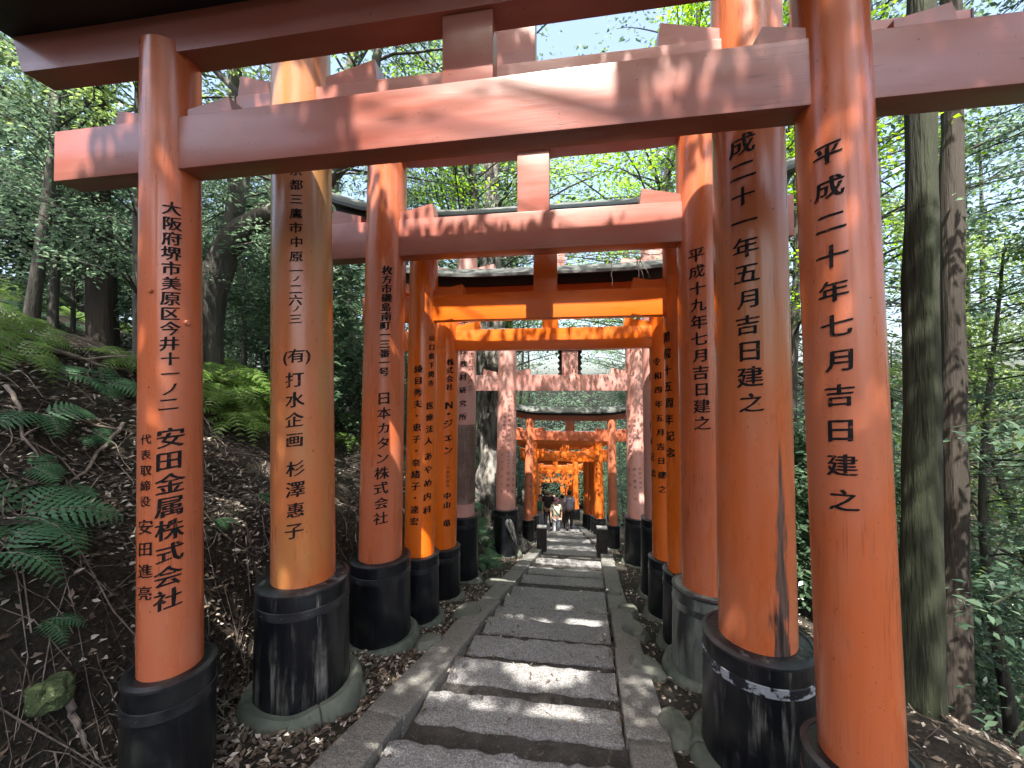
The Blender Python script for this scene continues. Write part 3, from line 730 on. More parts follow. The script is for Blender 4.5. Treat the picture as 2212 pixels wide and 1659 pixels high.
# ------------------------------------------------------------------ the trees that can be told apart
def hero(label, name, pts, rads, bark, crown=None, seed=1, seg=18, cat='tree', limbs=(), rough=.06):
    base = Vector(pts[0]); o = empty(name, base, label, cat)
    mb = MB()
    def fine(pts, rads, m=4):
        P_ = []; R_ = []
        for i in range(len(pts) - 1):
            for k in range(m):
                t = k / m; a = Vector(pts[max(i - 1, 0)]); b = Vector(pts[i]); c = Vector(pts[i + 1]); d = Vector(pts[min(i + 2, len(pts) - 1)])
                P_.append(.5 * ((2 * b) + (c - a) * t + (2 * a - 5 * b + 4 * c - d) * t * t + (3 * b - a - 3 * c + d) * t ** 3)); R_.append(lerp(rads[i], rads[i + 1], t))
        P_.append(Vector(pts[-1])); R_.append(rads[-1]); return P_, R_
    for p, r in [(pts, rads)] + list(limbs):
        P_, R_ = fine(p, r); mb.tube([q - base for q in P_], R_, seg)
    for i, v in enumerate(mb.v):
        p = Vector(v); d = (rough * 1.6 * noise.noise(Vector((p.x * 12, p.y * 12, p.z * 2.5))) if rough > .15 else 0) + rough * noise.noise(Vector((p.x * 7, p.y * 7, p.z * 1.3 + seed))) + rough * .5 * noise.noise(Vector((p.x * 22, p.y * 22, p.z * 2)))
        q = Vector((p.x, p.y, 0)); mb.v[i] = (p.x + d * .6, p.y + d * .6 * noise.noise(Vector((p.z, p.x, 2))), p.z)
    mb.build('trunk', bark, o, True, 80)
    if crown:
        rng = np.random.default_rng(seed); P_, A_, N_ = [], [], []; br = MB()
        (kind, n, z0, z1, L, leaf, npl, mat) = crown
        for i in range(n):
            t = rng.uniform(0, 1); z = lerp(z0, z1, t)
            k = min(len(pts) - 2, max(0, next((j for j in range(len(pts) - 1) if pts[j + 1][2] > z), len(pts) - 2)))
            a_, b_ = Vector(pts[k]), Vector(pts[k + 1]); p0 = a_.lerp(b_, min(1, max(0, (z - a_.z) / max(.01, b_.z - a_.z)))) - base
            bp = branch_path(rng, p0, rng.uniform(0, 2 * PI), L * rng.uniform(.5, 1.1), .2, .6)
            br.tube(bp, [.022 * (1 - .8 * q / 7) + .003 for q in range(8)], 5, False)
            for q in range(2, 8):
                p, a, nn = spray(rng, np.array(bp[q]) + rng.normal(0, .1, 3), rng.uniform(.3, .6), int(npl * rng.uniform(.5, 1.2)), .09, .25)
                P_.append(p); A_.append(a); N_.append(nn)
        p = np.concatenate(P_); s = rng.uniform(.7, 1.25, len(p))
        cr = link('crown', leaf_mesh('crown', p, np.concatenate(A_), np.concatenate(N_), leaf[0] * s, leaf[1] * s, mat), None, o)
        br.build('limb', bark, cr, True, 80)
    return o
cedar_crown = ('cedar', 30, 9, 19, 2.2, (.16, .05), 30, M_CEDAR)
def straight(u, v, dist_z, d_bot, lean_u=0.0, h=19, n=9):
    b = CAM + ray(u, v) * dist_z; b.z = terrain(b.x, b.y) - .2
    pts = [b + RT * (lean_u * h * k / n) + Vector((0, 0, h * k / n)) for k in range(n + 1)]
    return [tuple(p) for p in pts], [d_bot / 2 * (1.3 if k == 0 else 1 - .7 * (k - .3) / n) for k in range(n + 1)]
p, r = straight(222, 800, 5.8, .29, -.045)
hero('big dark cedar trunk leaning left on the bank, left of the nearest gate', 'cedar_tree', p, r, M_BARK, cedar_crown, 3)
p, r = straight(1975, 1500, 3.3, .25, .018)
hero('slim greenish mossy trunk right of the nearest right post', 'cedar_tree', p, r, M_BARKM, cedar_crown, 5)
p, r = straight(2050, 1400, 4.9, .27, .012)
hero('dark trunk with a pale upper part, behind the mossy trunk at the right', 'cedar_tree', p, r, M_BARK, cedar_crown, 6)
# crooked tree bending to the right on the bank between the first two left posts
b = CAM + ray(448, 850) * 6.3; b.z = terrain(b.x, b.y) - .2
def pl(u, v, d): return tuple(at(u, v, d))
hero('crooked dark tree bending to the right on the bank, behind the second left post', 'evergreen_tree',
     [tuple(b), pl(448, 720, 6.3), pl(462, 610, 6.25), pl(496, 520, 6.2), pl(560, 468, 6.15), pl(650, 430, 6.1), pl(740, 340, 6.1), pl(800, 180, 6.0), pl(830, -60, 6)],
     [.25, .20, .20, .19, .15, .13, .11, .08, .04], M_BARKG, ('e', 16, 3.6, 7.5, 2.0, (.10, .045), 22, M_LEAF), 8,
     limbs=[([pl(487, 540, 6.2), pl(505, 440, 6.25), pl(515, 330, 6.3), pl(500, 150, 6.4), pl(520, -100, 6.5)], [.15, .13, .12, .09, .05])])
# the old tree with pale gnarled roots beside the seventh gate
b = CAM + ray(1062, 1080) * 10.6; b.z = terrain(b.x, b.y) - .3
roots = []
for k in range(9):
    a = -2.7 + k * .42; rg = random.uniform(.9, 1.4)
    q = [tuple(b + Vector((.22 * math.cos(a), .22 * math.sin(a), 1.9)))]
    for j in range(1, 6):
        x, y = b.x + (.22 + rg * (j / 5) ** 1.6) * math.cos(a + .12 * j * random.uniform(-1, 1)), b.y + (.22 + rg * (j / 5) ** 1.6) * math.sin(a)
        q.append((x, y, max(b.z + 2.2 - 2.6 * (j / 5) ** .6, terrain(x, y) - .08)))
    roots.append((q, [.16, .14, .12, .10, .08, .04]))
hero('old tree with pale gnarled sunlit roots, left of the crowded pink gate', 'old_tree', [tuple(b + Vector((0, 0, z))) for z in (0, 1.2, 2.6, 4.5, 6.5, 9, 12)], [.50, .40, .33, .30, .26, .2, .12], M_BARKP,
     ('b', 26, b.z + 6, b.z + 12, 2.6, (.11, .05), 26, M_LEAF), 12, limbs=roots, rough=.2)

# ------------------------------------------------------------------ woods on both slopes
PL = []
def free(x, y, d):
    if any((x - a) ** 2 + (y - b) ** 2 < (d + e) ** 2 * .25 for a, b, e in PL): return False
    PL.append((x, y, d)); return True
LAB = {
 'cedar': ('straight tall cedar trunk standing in the wood', 'straight cedars of the wood'),
 'evergreen': ('small dark evergreen with glossy leaves in the understorey', 'glossy evergreens of the understorey'),
 'broadleaf': ('loose bright green broadleaf tree in the wood', 'bright broadleaf trees of the wood'),
 'cypress': ('fine leaved dark green cypress with level bare twigs', 'cypresses of the wood'),
 'shrub': ('low leafy evergreen shrub on the slope', 'leafy shrubs on the slopes')}
WHERE = {'l': ' on the left bank', 'r': ' on the right slope', 'f': ' beyond the bollards'}
def scatter(kind, side, n, xr, yr, dist, sc, tries=40, test=None):
    k = 0
    for _ in range(n * tries):
        if k >= n: break
        x, y = random.uniform(*xr), random.uniform(*yr); X = x - xp(y)
        q = Vector((x, y, 0)); zc = q.dot(FW); xc = q.dot(RT)
        if zc < .3 or abs(xc) > zc * 1.42 + 1.5: continue          # nothing of it would show
        if test and not test(X, y): continue
        if -1.6 < X < 3.3 and kind != 'shrub' and 3 < y < 22: continue
        if 2.0 < x < 5.6 and 1 < y < 6.6 and True: continue
        if kind == 'shrub' and x > 0 and math.hypot(x, y) < 7.5: continue
        if kind in ('cedar', 'evergreen', 'broadleaf') and math.hypot(x, y) < (9.5 if kind == 'cedar' else 6.5) and x < 0: continue
        if not free(x, y, dist): continue
        lab, grp = LAB[kind]
        put_tree(kind, x, y, random.uniform(*sc), lab + WHERE[side], grp + WHERE[side], lean=(random.uniform(-.04, .04), random.uniform(-.04, .04))); k += 1
# a few placed by eye
put_tree('maple', -3.4, 9.9, 1.5, 'bright green maple crown in the gap left of the top struts', None, 1.0, 0, lean=(0, 0))
put_tree('maple', 4.0, 8.4, 1.3, 'bright green maple crown in the gap right of the top struts', None, 2.5, 1)
put_tree('maple', -3.2, 13.5, 1.5, 'bright green maple seen over the curved roof, left of the strut', None, .4, 1)
put_tree('broadleaf', *at(60, 600, 4.8).xy, .62, 'young broadleaf with bright leaves at the far left edge', None, .4, 1)
put_tree('evergreen', *at(300, 700, 4.6).xy, .60, 'glossy leaved young evergreen in front of the big dark cedar', None, 2.0, 0)
put_tree('evergreen', *at(110, 640, 5.4).xy, .62, 'glossy leaved young evergreen left of the big dark cedar', None, 4.0, 2)
TALL = [(2.75, 12.6, 1.1, 'tall evergreen hanging over the eighth gate from the right'), (-4.0, 11.6, 1.1, 'tall evergreen behind the old gnarled tree'), (3.4, 16.5, 1.0, 'tall evergreen right of the close row of gates'), (-3.6, 17.5, 1.05, 'tall evergreen left of the close row of gates'),
        (-5.6, 8.6, 1.0, 'tall spreading evergreen on the left bank near the sixth gate'), (-4.6, 14.5, 1.0, 'tall spreading evergreen left of the run of far gates'), (5.6, 9.6, .95, 'tall spreading evergreen right of the pink gates'),
        (4.8, 14.5, 1.05, 'tall spreading evergreen on the slope right of the bollards'), (-6.5, 20, 1.1, 'tall evergreen left of the walkers'), (2.0, 20.5, 1.0, 'tall evergreen right of the walkers'),
        (-8.0, 27, 1.2, 'tall evergreen over the far gates, left'), (3.0, 29, 1.2, 'tall evergreen over the far gates, right'), (10.5, 14, 1.1, 'tall evergreen in the hollow of the right slope'), (7.5, 19, 1.1, 'tall evergreen far down the right slope')]
for x, y, s, lb in TALL: PL.append((x, y, 1.5)); put_tree('tall', x, y, s, lb)
for x, y in ((5.6, 4.7), (6.9, 6.6), (6.8, 3.0), (8.4, 4.4)): PL.append((x, y, 1.2)); put_tree('cypress', x, y, random.uniform(.85, 1.05), LAB['cypress'][0] + ' close behind the mossy trunk', 'cypresses behind the mossy trunk')
put_tree('maple', 2.35, 9.9, 1.5, 'bright maple crown high between the third and fourth right posts', None, 4.0, 1)
put_tree('maple', 3.0, 11.2, 1.7, 'bright maple crown right of the curved roof', None, 1.1, 0)
put_tree('maple', -2.9, 15.5, 1.8, 'bright maple crown over the far gates, left', None, 3.1, 1)
put_tree('maple', 2.6, 18.4, 1.8, 'bright maple crown over the far gates, right', None, 5.1, 0)
scatter('cedar', 'l', 20, (-26, -4.4), (2, 34), 1.5, (.75, 1.2))
scatter('evergreen', 'l', 26, (-20, -3.9), (2.5, 32), 1.2, (.6, 1.15))
scatter('broadleaf', 'l', 8, (-18, -4.2), (4, 30), 1.5, (.7, 1.1))
scatter('shrub', 'l', 46, (-15, -3.6), (3.5, 26), .6, (.6, 1.9))
scatter('evergreen', 'l', 30, (-18, -4.2), (5.5, 26), .9, (.45, .9))
scatter('cypress', 'r', 24, (3.4, 24), (1.0, 30), 1.3, (.6, 1.1))
scatter('evergreen', 'r', 12, (2.7, 20), (6, 32), 1.2, (.6, 1.0))
scatter('cedar', 'r', 7, (3.8, 26), (3, 34), 1.6, (.8, 1.2))
scatter('broadleaf', 'r', 7, (4, 22), (5, 30), 1.5, (.7, 1.1))
scatter('shrub', 'r', 30, (2.3, 15), (2.2, 24), .6, (.6, 1.7))
scatter('evergreen', 'r', 8, (3.4, 18), (6, 26), .9, (.5, .8))
scatter('broadleaf', 'r', 9, (6, 18), (4, 20), 1.2, (.5, .8))
scatter('evergreen', 'f', 14, (-14, 10), (24, 60), 1.5, (.8, 1.3), test=lambda X, y: abs(X + .6) > 3.8)
scatter('cedar', 'f', 16, (-20, 18), (30, 75), 1.6, (.9, 1.3), test=lambda X, y: abs(X + .6) > 3.8)
scatter('broadleaf', 'f', 10, (-16, 12), (16, 60), 1.6, (.8, 1.2), test=lambda X, y: abs(X + .6) > 3.8)
far = []
for k in range(90):
    a = random.uniform(-1.25, .95); d = random.uniform(30, 52); x, y = d * math.sin(a), d * math.cos(a)
    far.append((x, y))
# the far wood reads as one mass: one object
def far_wood():
    rng = np.random.default_rng(5); P_, A_, N_ = [], [], []
    for x, y in far:
        z0 = terrain(x, y)
        for k in range(80):
            c = np.array([x, y, z0]) + rng.normal(0, 1, 3) * (2.2, 2.2, 3.6) + (0, 0, 6)
            p, a, n_ = spray(rng, c, rng.uniform(.6, 1.3), 16, .2, .2); P_.append(p); A_.append(a); N_.append(n_)
    p = np.concatenate(P_)
    o = link('far_wood', leaf_mesh('far_wood', p, np.concatenate(A_), np.concatenate(N_), rng.uniform(.22, .4, len(p)), rng.uniform(.10, .18, len(p)), M_LEAF))
    tag(o, 'pale green wood closing the view far beyond the gates', 'wood', None, 'stuff')
far_wood()

# added leaf blockers, out of view, shaping the sun patches; then trees behind the camera
def overhead(x, y, kind, s, rz, lab): put_tree(kind, x, y, s, lab, None, rz)
HOLES = [(-.22, -.92, .46), (-.85, -.88, .22), (-2.2, -.62, .22), (-2.8, -.95, .16), (1.1, .93, .5), (-1.9, .05, .25), (.2, -2.3, .24), (-.05, -1.83, .22), (-.6, -1.9, .18), (-3.2, .2, .35), (.1, .1, .22), (.75, 7.0, .75), (.7, 6.2, .4), (-1.25, 1.57, .36), (-.6, 1.6, .38), (0, 1.57, .38), (.6, 1.57, .34), (-.4, -.1, .22), (-.3, .75, .26)]  # holes cut in the added leaves where sun should land
def canopy(label, trunk, r0, y0, y1, cell, npl, keep, side, x0=-5, x1=2.6):
    # unseen sun blocker built as a leaning tree; holes in its leaves place the patches
    rng = np.random.default_rng(int(abs(trunk[0][0] * 10 + y0 * 7))); base = Vector(trunk[0]); o = empty('evergreen_tree', base, label, 'tree')
    mb = MB().tube([Vector(q) - base for q in trunk], [r0 * (1 - .6 * k / len(trunk)) for k in range(len(trunk))], 12); P_, A_, N_ = [], [], []
    y = y0
    while y < y1:
        x = x0
        while x < x1:
            c = Vector((x + rng.uniform(-.3, .3), y + rng.uniform(-.3, .3), 8 + .42 * max(0, y - 1.3) + rng.uniform(-.7, .9)))
            x += cell
            if rng.uniform() > keep + (.3 if y > 4.2 and x < 1.2 else .38 if 2.1 < y < 3.3 else 0): continue
            p, a, n_ = spray(rng, np.array(c), .62, npl * 2 if y > 4.2 else npl, .16, .1)
            flat_y = p[:, 1] + (p[:, 2] - 8) / math.tan(SUN_EL); ok = np.ones(len(p), bool)
            for hx, hy, hr in HOLES: ok &= (p[:, 0] - hx) ** 2 + ((flat_y - hy) * 1.0) ** 2 > hr * hr
            p, a, n_ = p[ok], a[ok], n_[ok]
            P_.append(p - np.array(base)); A_.append(a); N_.append(n_)
            if rng.uniform() < .35:
                s = Vector(trunk[-2]); m = s.lerp(c, .5) + Vector((0, 0, .8)); mb.tube([s - base, m - base, c - base], [.012, .009, .004], 5, False)
        y += cell
    mb.build('trunk', M_BARKG, o); p = np.concatenate(P_); s = rng.uniform(.7, 1.2, len(p))
    link('crown', leaf_mesh('crown', p, np.concatenate(A_), np.concatenate(N_), .13 * s, .07 * s, M_LEAF), None, o)
def tk(x, y, tx, ty): 
    z = terrain(x, y) - .2
    return [(x, y, z), (lerp(x, tx, .1), lerp(y, ty, .1), 2.5), (lerp(x, tx, .3), lerp(y, ty, .3), 5), (lerp(x, tx, .6), lerp(y, ty, .6), 7), (tx, ty, 8.6)]
canopy('added sun blocker, out of view, shaped as an evergreen leaning over the stair from behind the photographer, left', tk(-4.4, -2.2, -3.2, -2.4), .17, -5.0, -1.2, .68, 380, .98, -1)
canopy('added sun blocker, out of view, shaped as an evergreen leaning over the stair from behind the photographer, right', tk(3.0, -1.0, 2.1, -.6), .15, -1.2, 1.25, .68, 380, .98, 1)
canopy('added sun blocker, out of view, shaped as an evergreen leaning over the stair from the bank beside the photographer', tk(-5.2, 1.0, -3.0, 2.5), .16, 1.3, 7.6, .80, 150, .60, -1)
for x, y, k, s in ((-7.5, -3, 'tall', .9), (-6.3, -5.5, 'evergreen', 1.5), (7.5, -1, 'cypress', 1.1), (4.6, -.6, 'evergreen', 1.3)):
    put_tree(k, x, y, s, 'tree of the wood around the photographer, outside the picture', 'trees outside the picture')

# ------------------------------------------------------------------ ferns
def frond(rng, L, pairs, wid, arch, sub=7, rise=.55):
    V_ = []; A0 = Vector((0, 0, 0)); pts = []
    for k in range(pairs + 1):
        t = k / pairs; pts.append(Vector((L * t * (1 - .08 * arch * t), 0, L * (rise * t - arch * (rise + .02) * t * t * .95))))
    for k in range(1, pairs + 1):
        t = k / pairs; pl_ = wid * (math.sin(PI * min(1, .12 + .88 * (1 - t)) * .5) ** .9) * (.55 + .45 * min(1, t * 6))
        tan = (pts[k] - pts[k - 1]).normalized(); up = Vector((-tan.z, 0, tan.x)) if tan.x else Vector((0, 0, 1))
        for s in (-1, 1):
            d = (Vector((0, s, 0)) * .93 + tan * .38 - up * .12).normalized(); e = d.cross(up).normalized()
            sp_ = L / pairs; lw0 = min(sp_ * .44, pl_ * .2)
            tip0 = pts[k] + d * pl_ - up * .10 * pl_; m0 = pts[k] + d * pl_ * .35 - up * .012 * pl_
            V_ += [pts[k], m0 + e * lw0 * .72, tip0, m0 - e * lw0 * .72]
            for q in range(sub):                   # the toothed edge of one pinna
                f0 = (q + .5) / sub; c = pts[k] + d * pl_ * f0 - up * (.10 * pl_ * f0 * f0)
                lw = lw0 * (1.12 - .95 * f0); w2 = pl_ / sub
                for s2 in (-1, 1): V_ += [c - d * w2 * .5, c + e * s2 * lw * .7 - d * w2 * .1, c + e * s2 * lw * 1.15 + d * w2 * .45, c + d * w2 * .5]
    return V_
def fern_mesh(seed, n, L, wid, mat, sub=6, pairs=17, spread=1.0, rise=.6):
    rng = random.Random(seed); V_ = []; st = MB()
    for k in range(n):
        az = 2 * PI * k / n * spread + rng.uniform(-.3, .3); l = L * rng.uniform(.75, 1.1); arch = rng.uniform(.75, 1.25)
        M_ = Matrix.Rotation(az, 3, 'Z') @ Matrix.Rotation(rng.uniform(-.25, .25), 3, 'X')
        V_ += [M_ @ v for v in frond(rng, l, pairs, wid * rng.uniform(.85, 1.1), arch, sub, rise)]
        st.tube([M_ @ Vector((l * t * (1 - .08 * arch * t), 0, l * (rise * t - arch * (rise + .02) * t * t * .95))) for t in (0, .25, .5, .75, .95)], [.004, .0035, .003, .002, .001], 4, False)
    v = np.array([tuple(x) for x in V_])
    return quads('frond', v, len(v) // 4, mat), st.mesh('stalk', M_TWIG)
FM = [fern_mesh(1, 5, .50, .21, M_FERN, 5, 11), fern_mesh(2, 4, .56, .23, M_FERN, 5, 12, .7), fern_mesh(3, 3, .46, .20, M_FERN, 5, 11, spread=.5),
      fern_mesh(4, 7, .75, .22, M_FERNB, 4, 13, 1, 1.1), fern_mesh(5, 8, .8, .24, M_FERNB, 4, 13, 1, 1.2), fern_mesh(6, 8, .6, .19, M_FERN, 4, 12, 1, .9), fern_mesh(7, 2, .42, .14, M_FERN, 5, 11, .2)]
def put_fern(p, i, s, rz, label, group=None, tilt=.0):
    o = empty('fern', p, label, 'fern', rz, group); o.scale = (s, s, s); o.rotation_mode = 'ZYX'; o.rotation_euler = (0, tilt, rz)
    link('frond', FM[i][0], None, o); link('stalk', FM[i][1], None, o); return o
def fern_px(u, v, i, s, rz, label, group=None, zmin=1.2, lift=.02):
    p = ground_at(u, v, zmin); return put_fern((p.x, p.y, p.z + lift), i, s, rz, label, group, .5 if u < 300 else .25)
fern_px(45, 1120, 1, .85, -.3, 'largest lush fern spreading on the bank at the left edge')
fern_px(0, 1200, 0, .75, -.9, 'fern cut by the left edge of the picture, below the largest one')
fern_px(90, 900, 2, .85, -.9, 'fern high on the bank, above the largest one at the left')
fern_px(70, 1015, 2, .55, .2, 'small fern just above the largest one on the left bank')
fern_px(100, 1345, 6, .6, .1, 'single small frond low on the dark bank')
fern_px(200, 945, 2, .5, -.5, 'small fern on the litter left of the nearest left post')
fern_px(225, 835, 1, .75, -.8, 'fern at the foot of the big dark cedar')
fern_px(165, 1065, 2, .35, .6, 'little fern in the middle of the litter on the left bank')
fern_px(130, 815, 0, .7, .8, 'fern on the bank below the pale sunlit branch')
fern_px(545, 1075, 6, .85, .1, 'small fern on the bank left of the second left post')
fern_px(470, 1125, 6, .6, -.3, 'tiny bright frond right of the nearest left post')
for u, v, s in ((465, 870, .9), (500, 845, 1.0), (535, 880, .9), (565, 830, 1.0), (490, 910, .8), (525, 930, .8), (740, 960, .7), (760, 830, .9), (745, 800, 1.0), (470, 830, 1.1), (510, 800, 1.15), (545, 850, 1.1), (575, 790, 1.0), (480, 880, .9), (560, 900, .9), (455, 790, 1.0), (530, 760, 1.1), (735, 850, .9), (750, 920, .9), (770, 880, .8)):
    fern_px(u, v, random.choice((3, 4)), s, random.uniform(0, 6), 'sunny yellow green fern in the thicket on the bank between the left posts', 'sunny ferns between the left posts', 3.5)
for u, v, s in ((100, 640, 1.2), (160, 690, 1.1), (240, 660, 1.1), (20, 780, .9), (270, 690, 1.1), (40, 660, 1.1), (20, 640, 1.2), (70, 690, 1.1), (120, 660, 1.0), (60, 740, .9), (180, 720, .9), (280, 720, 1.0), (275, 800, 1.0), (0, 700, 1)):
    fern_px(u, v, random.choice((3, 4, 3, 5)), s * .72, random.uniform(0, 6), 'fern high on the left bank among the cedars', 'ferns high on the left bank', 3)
for k in range(26):
    y = random.uniform(7.2, 8.9); x = random.uniform(-2.75, -1.75)
    if terrain(x, y) - zp(y) < .02: continue
    put_fern((x, y, terrain(x, y) + .03), random.choice((5, 0, 5)), random.uniform(.6, .95), random.uniform(-1.2, 1.0), 'dark fern crowding the bank between the two pink gates', 'dark ferns between the two pink gates', tilt=.25)
for u, v, s in ((2120, 1500, .9), (2180, 1450, 1.0), (2060, 1440, .8), (2200, 1540, .8), (2130, 1400, 1.0)):
    fern_px(u, v, 5, s, random.uniform(0, 6), 'small fern on the litter at the lower right', 'ferns at the lower right', 2.2)

# ------------------------------------------------------------------ litter, twigs, roots: nobody could count them
def litter():
    P_ = []; rnd = random.Random(4)
    def try_(x, y, lift=0.0):
        z = terrain(x, y); P_.append((x, y, z + .012 + lift + rnd.uniform(0, .02)))
    for _ in range(30000):
        d = rnd.uniform(0, 1) ** 1.5
        y = rnd.uniform(.6, 3) + d * 13
        s = rnd.random()
        if s < .62: try_(-2.1 - rnd.uniform(0, 1) ** 1.3 * (3 + d * 6), y)
        elif s < .80: try_(rnd.uniform(-2.6, -1.56) + xp(y), y)
        elif s < .90: try_(rnd.uniform(.53, 1.8) + xp(y), y)
        else: try_(1.6 + rnd.uniform(0, 5), y)
    for _ in range(9000): try_(-2.3 - rnd.random() ** 1.2 * 2.6, .4 + rnd.random() * 3.2)
    for _ in range(5500): try_(1.55 + rnd.random() * 5, .8 + rnd.random() * 5.5)
    for _ in range(3500): try_(rnd.uniform(-2.5, -1.56), .8 + rnd.random() * 5)
    for _ in range(420):                           # a few on the stair itself, most in its corners
        y = rnd.uniform(1, 10); k = next((i for i, e in enumerate(EDGES) if e > y), 0)
        x = rnd.uniform(XL, XR) if rnd.random() < .45 else (rnd.choice((XL + .08, XR - .07)) + rnd.gauss(0, .06))
        x = min(XR - .02, max(XL + .02, x)); P_.append((x, y, zp(EDGES[k]) + .012 + rnd.uniform(0, .012)))
    n = len(P_); rng = np.random.default_rng(2)
    ax = rng.normal(0, 1, (n, 3)) * (1, 1, .28); nr = np.array([0, 0, 1.]) + rng.normal(0, .40, (n, 3))
    ln = rng.uniform(.025, .07, n)
    o = link('leaf_litter', leaf_mesh('leaf_litter', np.array(P_), ax, nr, ln, ln * rng.uniform(.3, .5, n), M_LITTER))
    tag(o, 'dry brown leaf litter covering the bank and the strips beside the kerbs', 'leaf litter', None, 'stuff')
    mb = MB()
    for _ in range(900):
        left = rnd.random() < .75; near = rnd.random() < .6
        x = -2.3 - rnd.random() ** 1.4 * 5 if left else 1.7 + rnd.random() * 3.5; y = rnd.uniform(1.3, 5) if near else rnd.uniform(.8, 9)
        a = rnd.uniform(0, 6.3); L = rnd.uniform(.12, .75); q = []
        for k in range(6):
            q.append((x, y, terrain(x, y) + .025 + rnd.uniform(0, .03))); a += rnd.gauss(0, .45); x += math.cos(a) * L / 5; y += math.sin(a) * L / 5
        r = rnd.uniform(.0012, .005); mb.tube(q, [r * (1 - .12 * k) for k in range(6)], 5, False)
    tag(mb.build('twig_litter', M_TWIG, None), 'fallen twigs scattered over the forest floor', 'twigs', None, 'stuff')
    mb = MB()
    for _ in range(110):                           # roots hanging down the cut of the bank
        y = rnd.uniform(.6, 6); x = -2.55 - rnd.random() * .75; q = []
        for k in range(7):
            q.append((x, y, terrain(x, y) + .03 + .04 * rnd.random())); x += rnd.uniform(-.05, .13); y += rnd.gauss(0, .08)
        r = rnd.uniform(.0015, .005); mb.tube(q, [r * (1 - .11 * k) for k in range(7)], 5, False)
    tag(mb.build('hanging_roots', M_ROOT, None), 'thin roots hanging down the dark cut of the left bank', 'roots', None, 'stuff')
litter()
def dead_branch(label, pix, r, mat=None, lift=.03, forks=2):
    pts = [ground_at(u, v) for u, v in pix]; rnd = random.Random(len(label))
    P_ = []
    for i in range(len(pts) - 1):
        for k in range(5):
            q = pts[i].lerp(pts[i + 1], k / 5); q.z = max(terrain(q.x, q.y) + lift, q.z) + rnd.uniform(0, .015); q.x += rnd.gauss(0, .008); P_.append(q)
    P_.append(pts[-1]); base = P_[0].copy()
    mb = MB().tube([q - base for q in P_], [r * (1 - .6 * k / len(P_)) for k in range(len(P_))], 8)
    for f in range(forks):
        k = int(len(P_) * (.35 + .3 * f)); q = P_[k]; d = Vector((rnd.uniform(-1, 1), rnd.uniform(-1, 1), .3)); 
        mb.tube([q - base, q - base + d * .12, q - base + d * .3 + Vector((0, 0, -.03))], [r * .5, r * .35, r * .15], 6)
    o = mb.build('fallen_branch', mat or M_TWIG, None); o.location = base
    tag(o, label, 'branch', 'fallen branches on the left bank')
dead_branch('long pale sunlit branch lying across the bank below the big dark cedar', [(-20, 735), (60, 755), (140, 775), (215, 800), (290, 815)], .028)
dead_branch('forked branch lying under the high fern on the left bank', [(15, 850), (45, 900), (50, 960), (90, 1000)], .014)
dead_branch('thin bowed branch on the litter left of the nearest left post', [(120, 890), (180, 925), (250, 940), (290, 945)], .012)
dead_branch('short bent branch standing out of the litter between the ferns', [(265, 930), (215, 985), (190, 1035), (150, 1060)], .016)
dead_branch('thick short stick on the mossy stone at the lower left', [(145, 1505), (170, 1560), (200, 1620)], .022, forks=0)
dead_branch('thin pale stick between the first two left posts', [(508, 1215), (545, 1200), (590, 1180)], .008, forks=0)

# stones
def stone(label, p, size, seed, mat=None, group=None, rough=.26):
    bm = bmesh.new(); bmesh.ops.create_icosphere(bm, subdivisions=4, radius=1)
    for v in bm.verts:
        q = v.co * 1.1 + Vector((seed, seed * .7, 0))
        k = 1 + rough * noise.noise(q) + rough * .4 * noise.noise(q * 3) + .03 * noise.noise(q * 9)
        v.co = Vector((v.co.x * size[0] * k, v.co.y * size[1] * k, max(-.6, min(.72, v.co.z * k)) * size[2]))
    bm.verts.index_update(); mb = MB().add([v.co for v in bm.verts], [[v.index for v in f.verts] for f in bm.faces]); bm.free()
    o = mb.build('stone', mat or M_ROCK, None, True, 180); o.location = p; o.rotation_euler = (0, 0, seed)
    tag(o, label, 'stone', group)
M_MOSS = simple('moss', (.030, .050, .018), (.10, .14, .055), 14, .95, 1.0, .3, .7, fine=(60, .6, (.16, .19, .10)), dist=.03)
p = ground_at(115, 1500); stone('mossy green stone on the litter at the lower left', (p.x, p.y, p.z + .02), (.085, .085, .105), 4.3, M_MOSS, None, .5)
for u, v, d, sz, lb in ((745, 1440, 3.05, (.17, .17, .13), 'dark mossy stone between the footings of the second and third left posts'),
                       (925, 1365, 4.05, (.14, .10, .09), 'squared stone beside the third left footing and the kerb'),
                       (1010, 1300, 5.0, (.22, .15, .10), 'low rounded stone by the kerb below the fifth left post'),
                       (1070, 1220, 6.7, (.16, .2, .06), 'flat slab of stone on the litter below the ferns'),
                       (1395, 1355, 3.7, (.18, .14, .12), 'pale angular stone beside the right kerb in the sun'),
                       (1370, 1300, 4.6, (.17, .15, .14), 'rounded stone under the fourth right post'),
                       (1355, 1262, 5.4, (.15, .14, .13), 'rounded stone under the fifth right post'),
                       (1455, 1500, 2.75, (.11, .16, .12), 'grey squared stone wedged between the second and third right footings'),
                       (1325, 1235, 6.2, (.12, .12, .08), 'small stone on the litter right of the kerb'),
                       (1265, 1165, 11.8, (.2, .25, .12), 'rough stone behind the right bollard')):
    q = CAM + ray(u, v) * d; z = terrain(q.x, q.y); stone(lb, (q.x, q.y, z + .03), sz, u * .01 + v * .003)

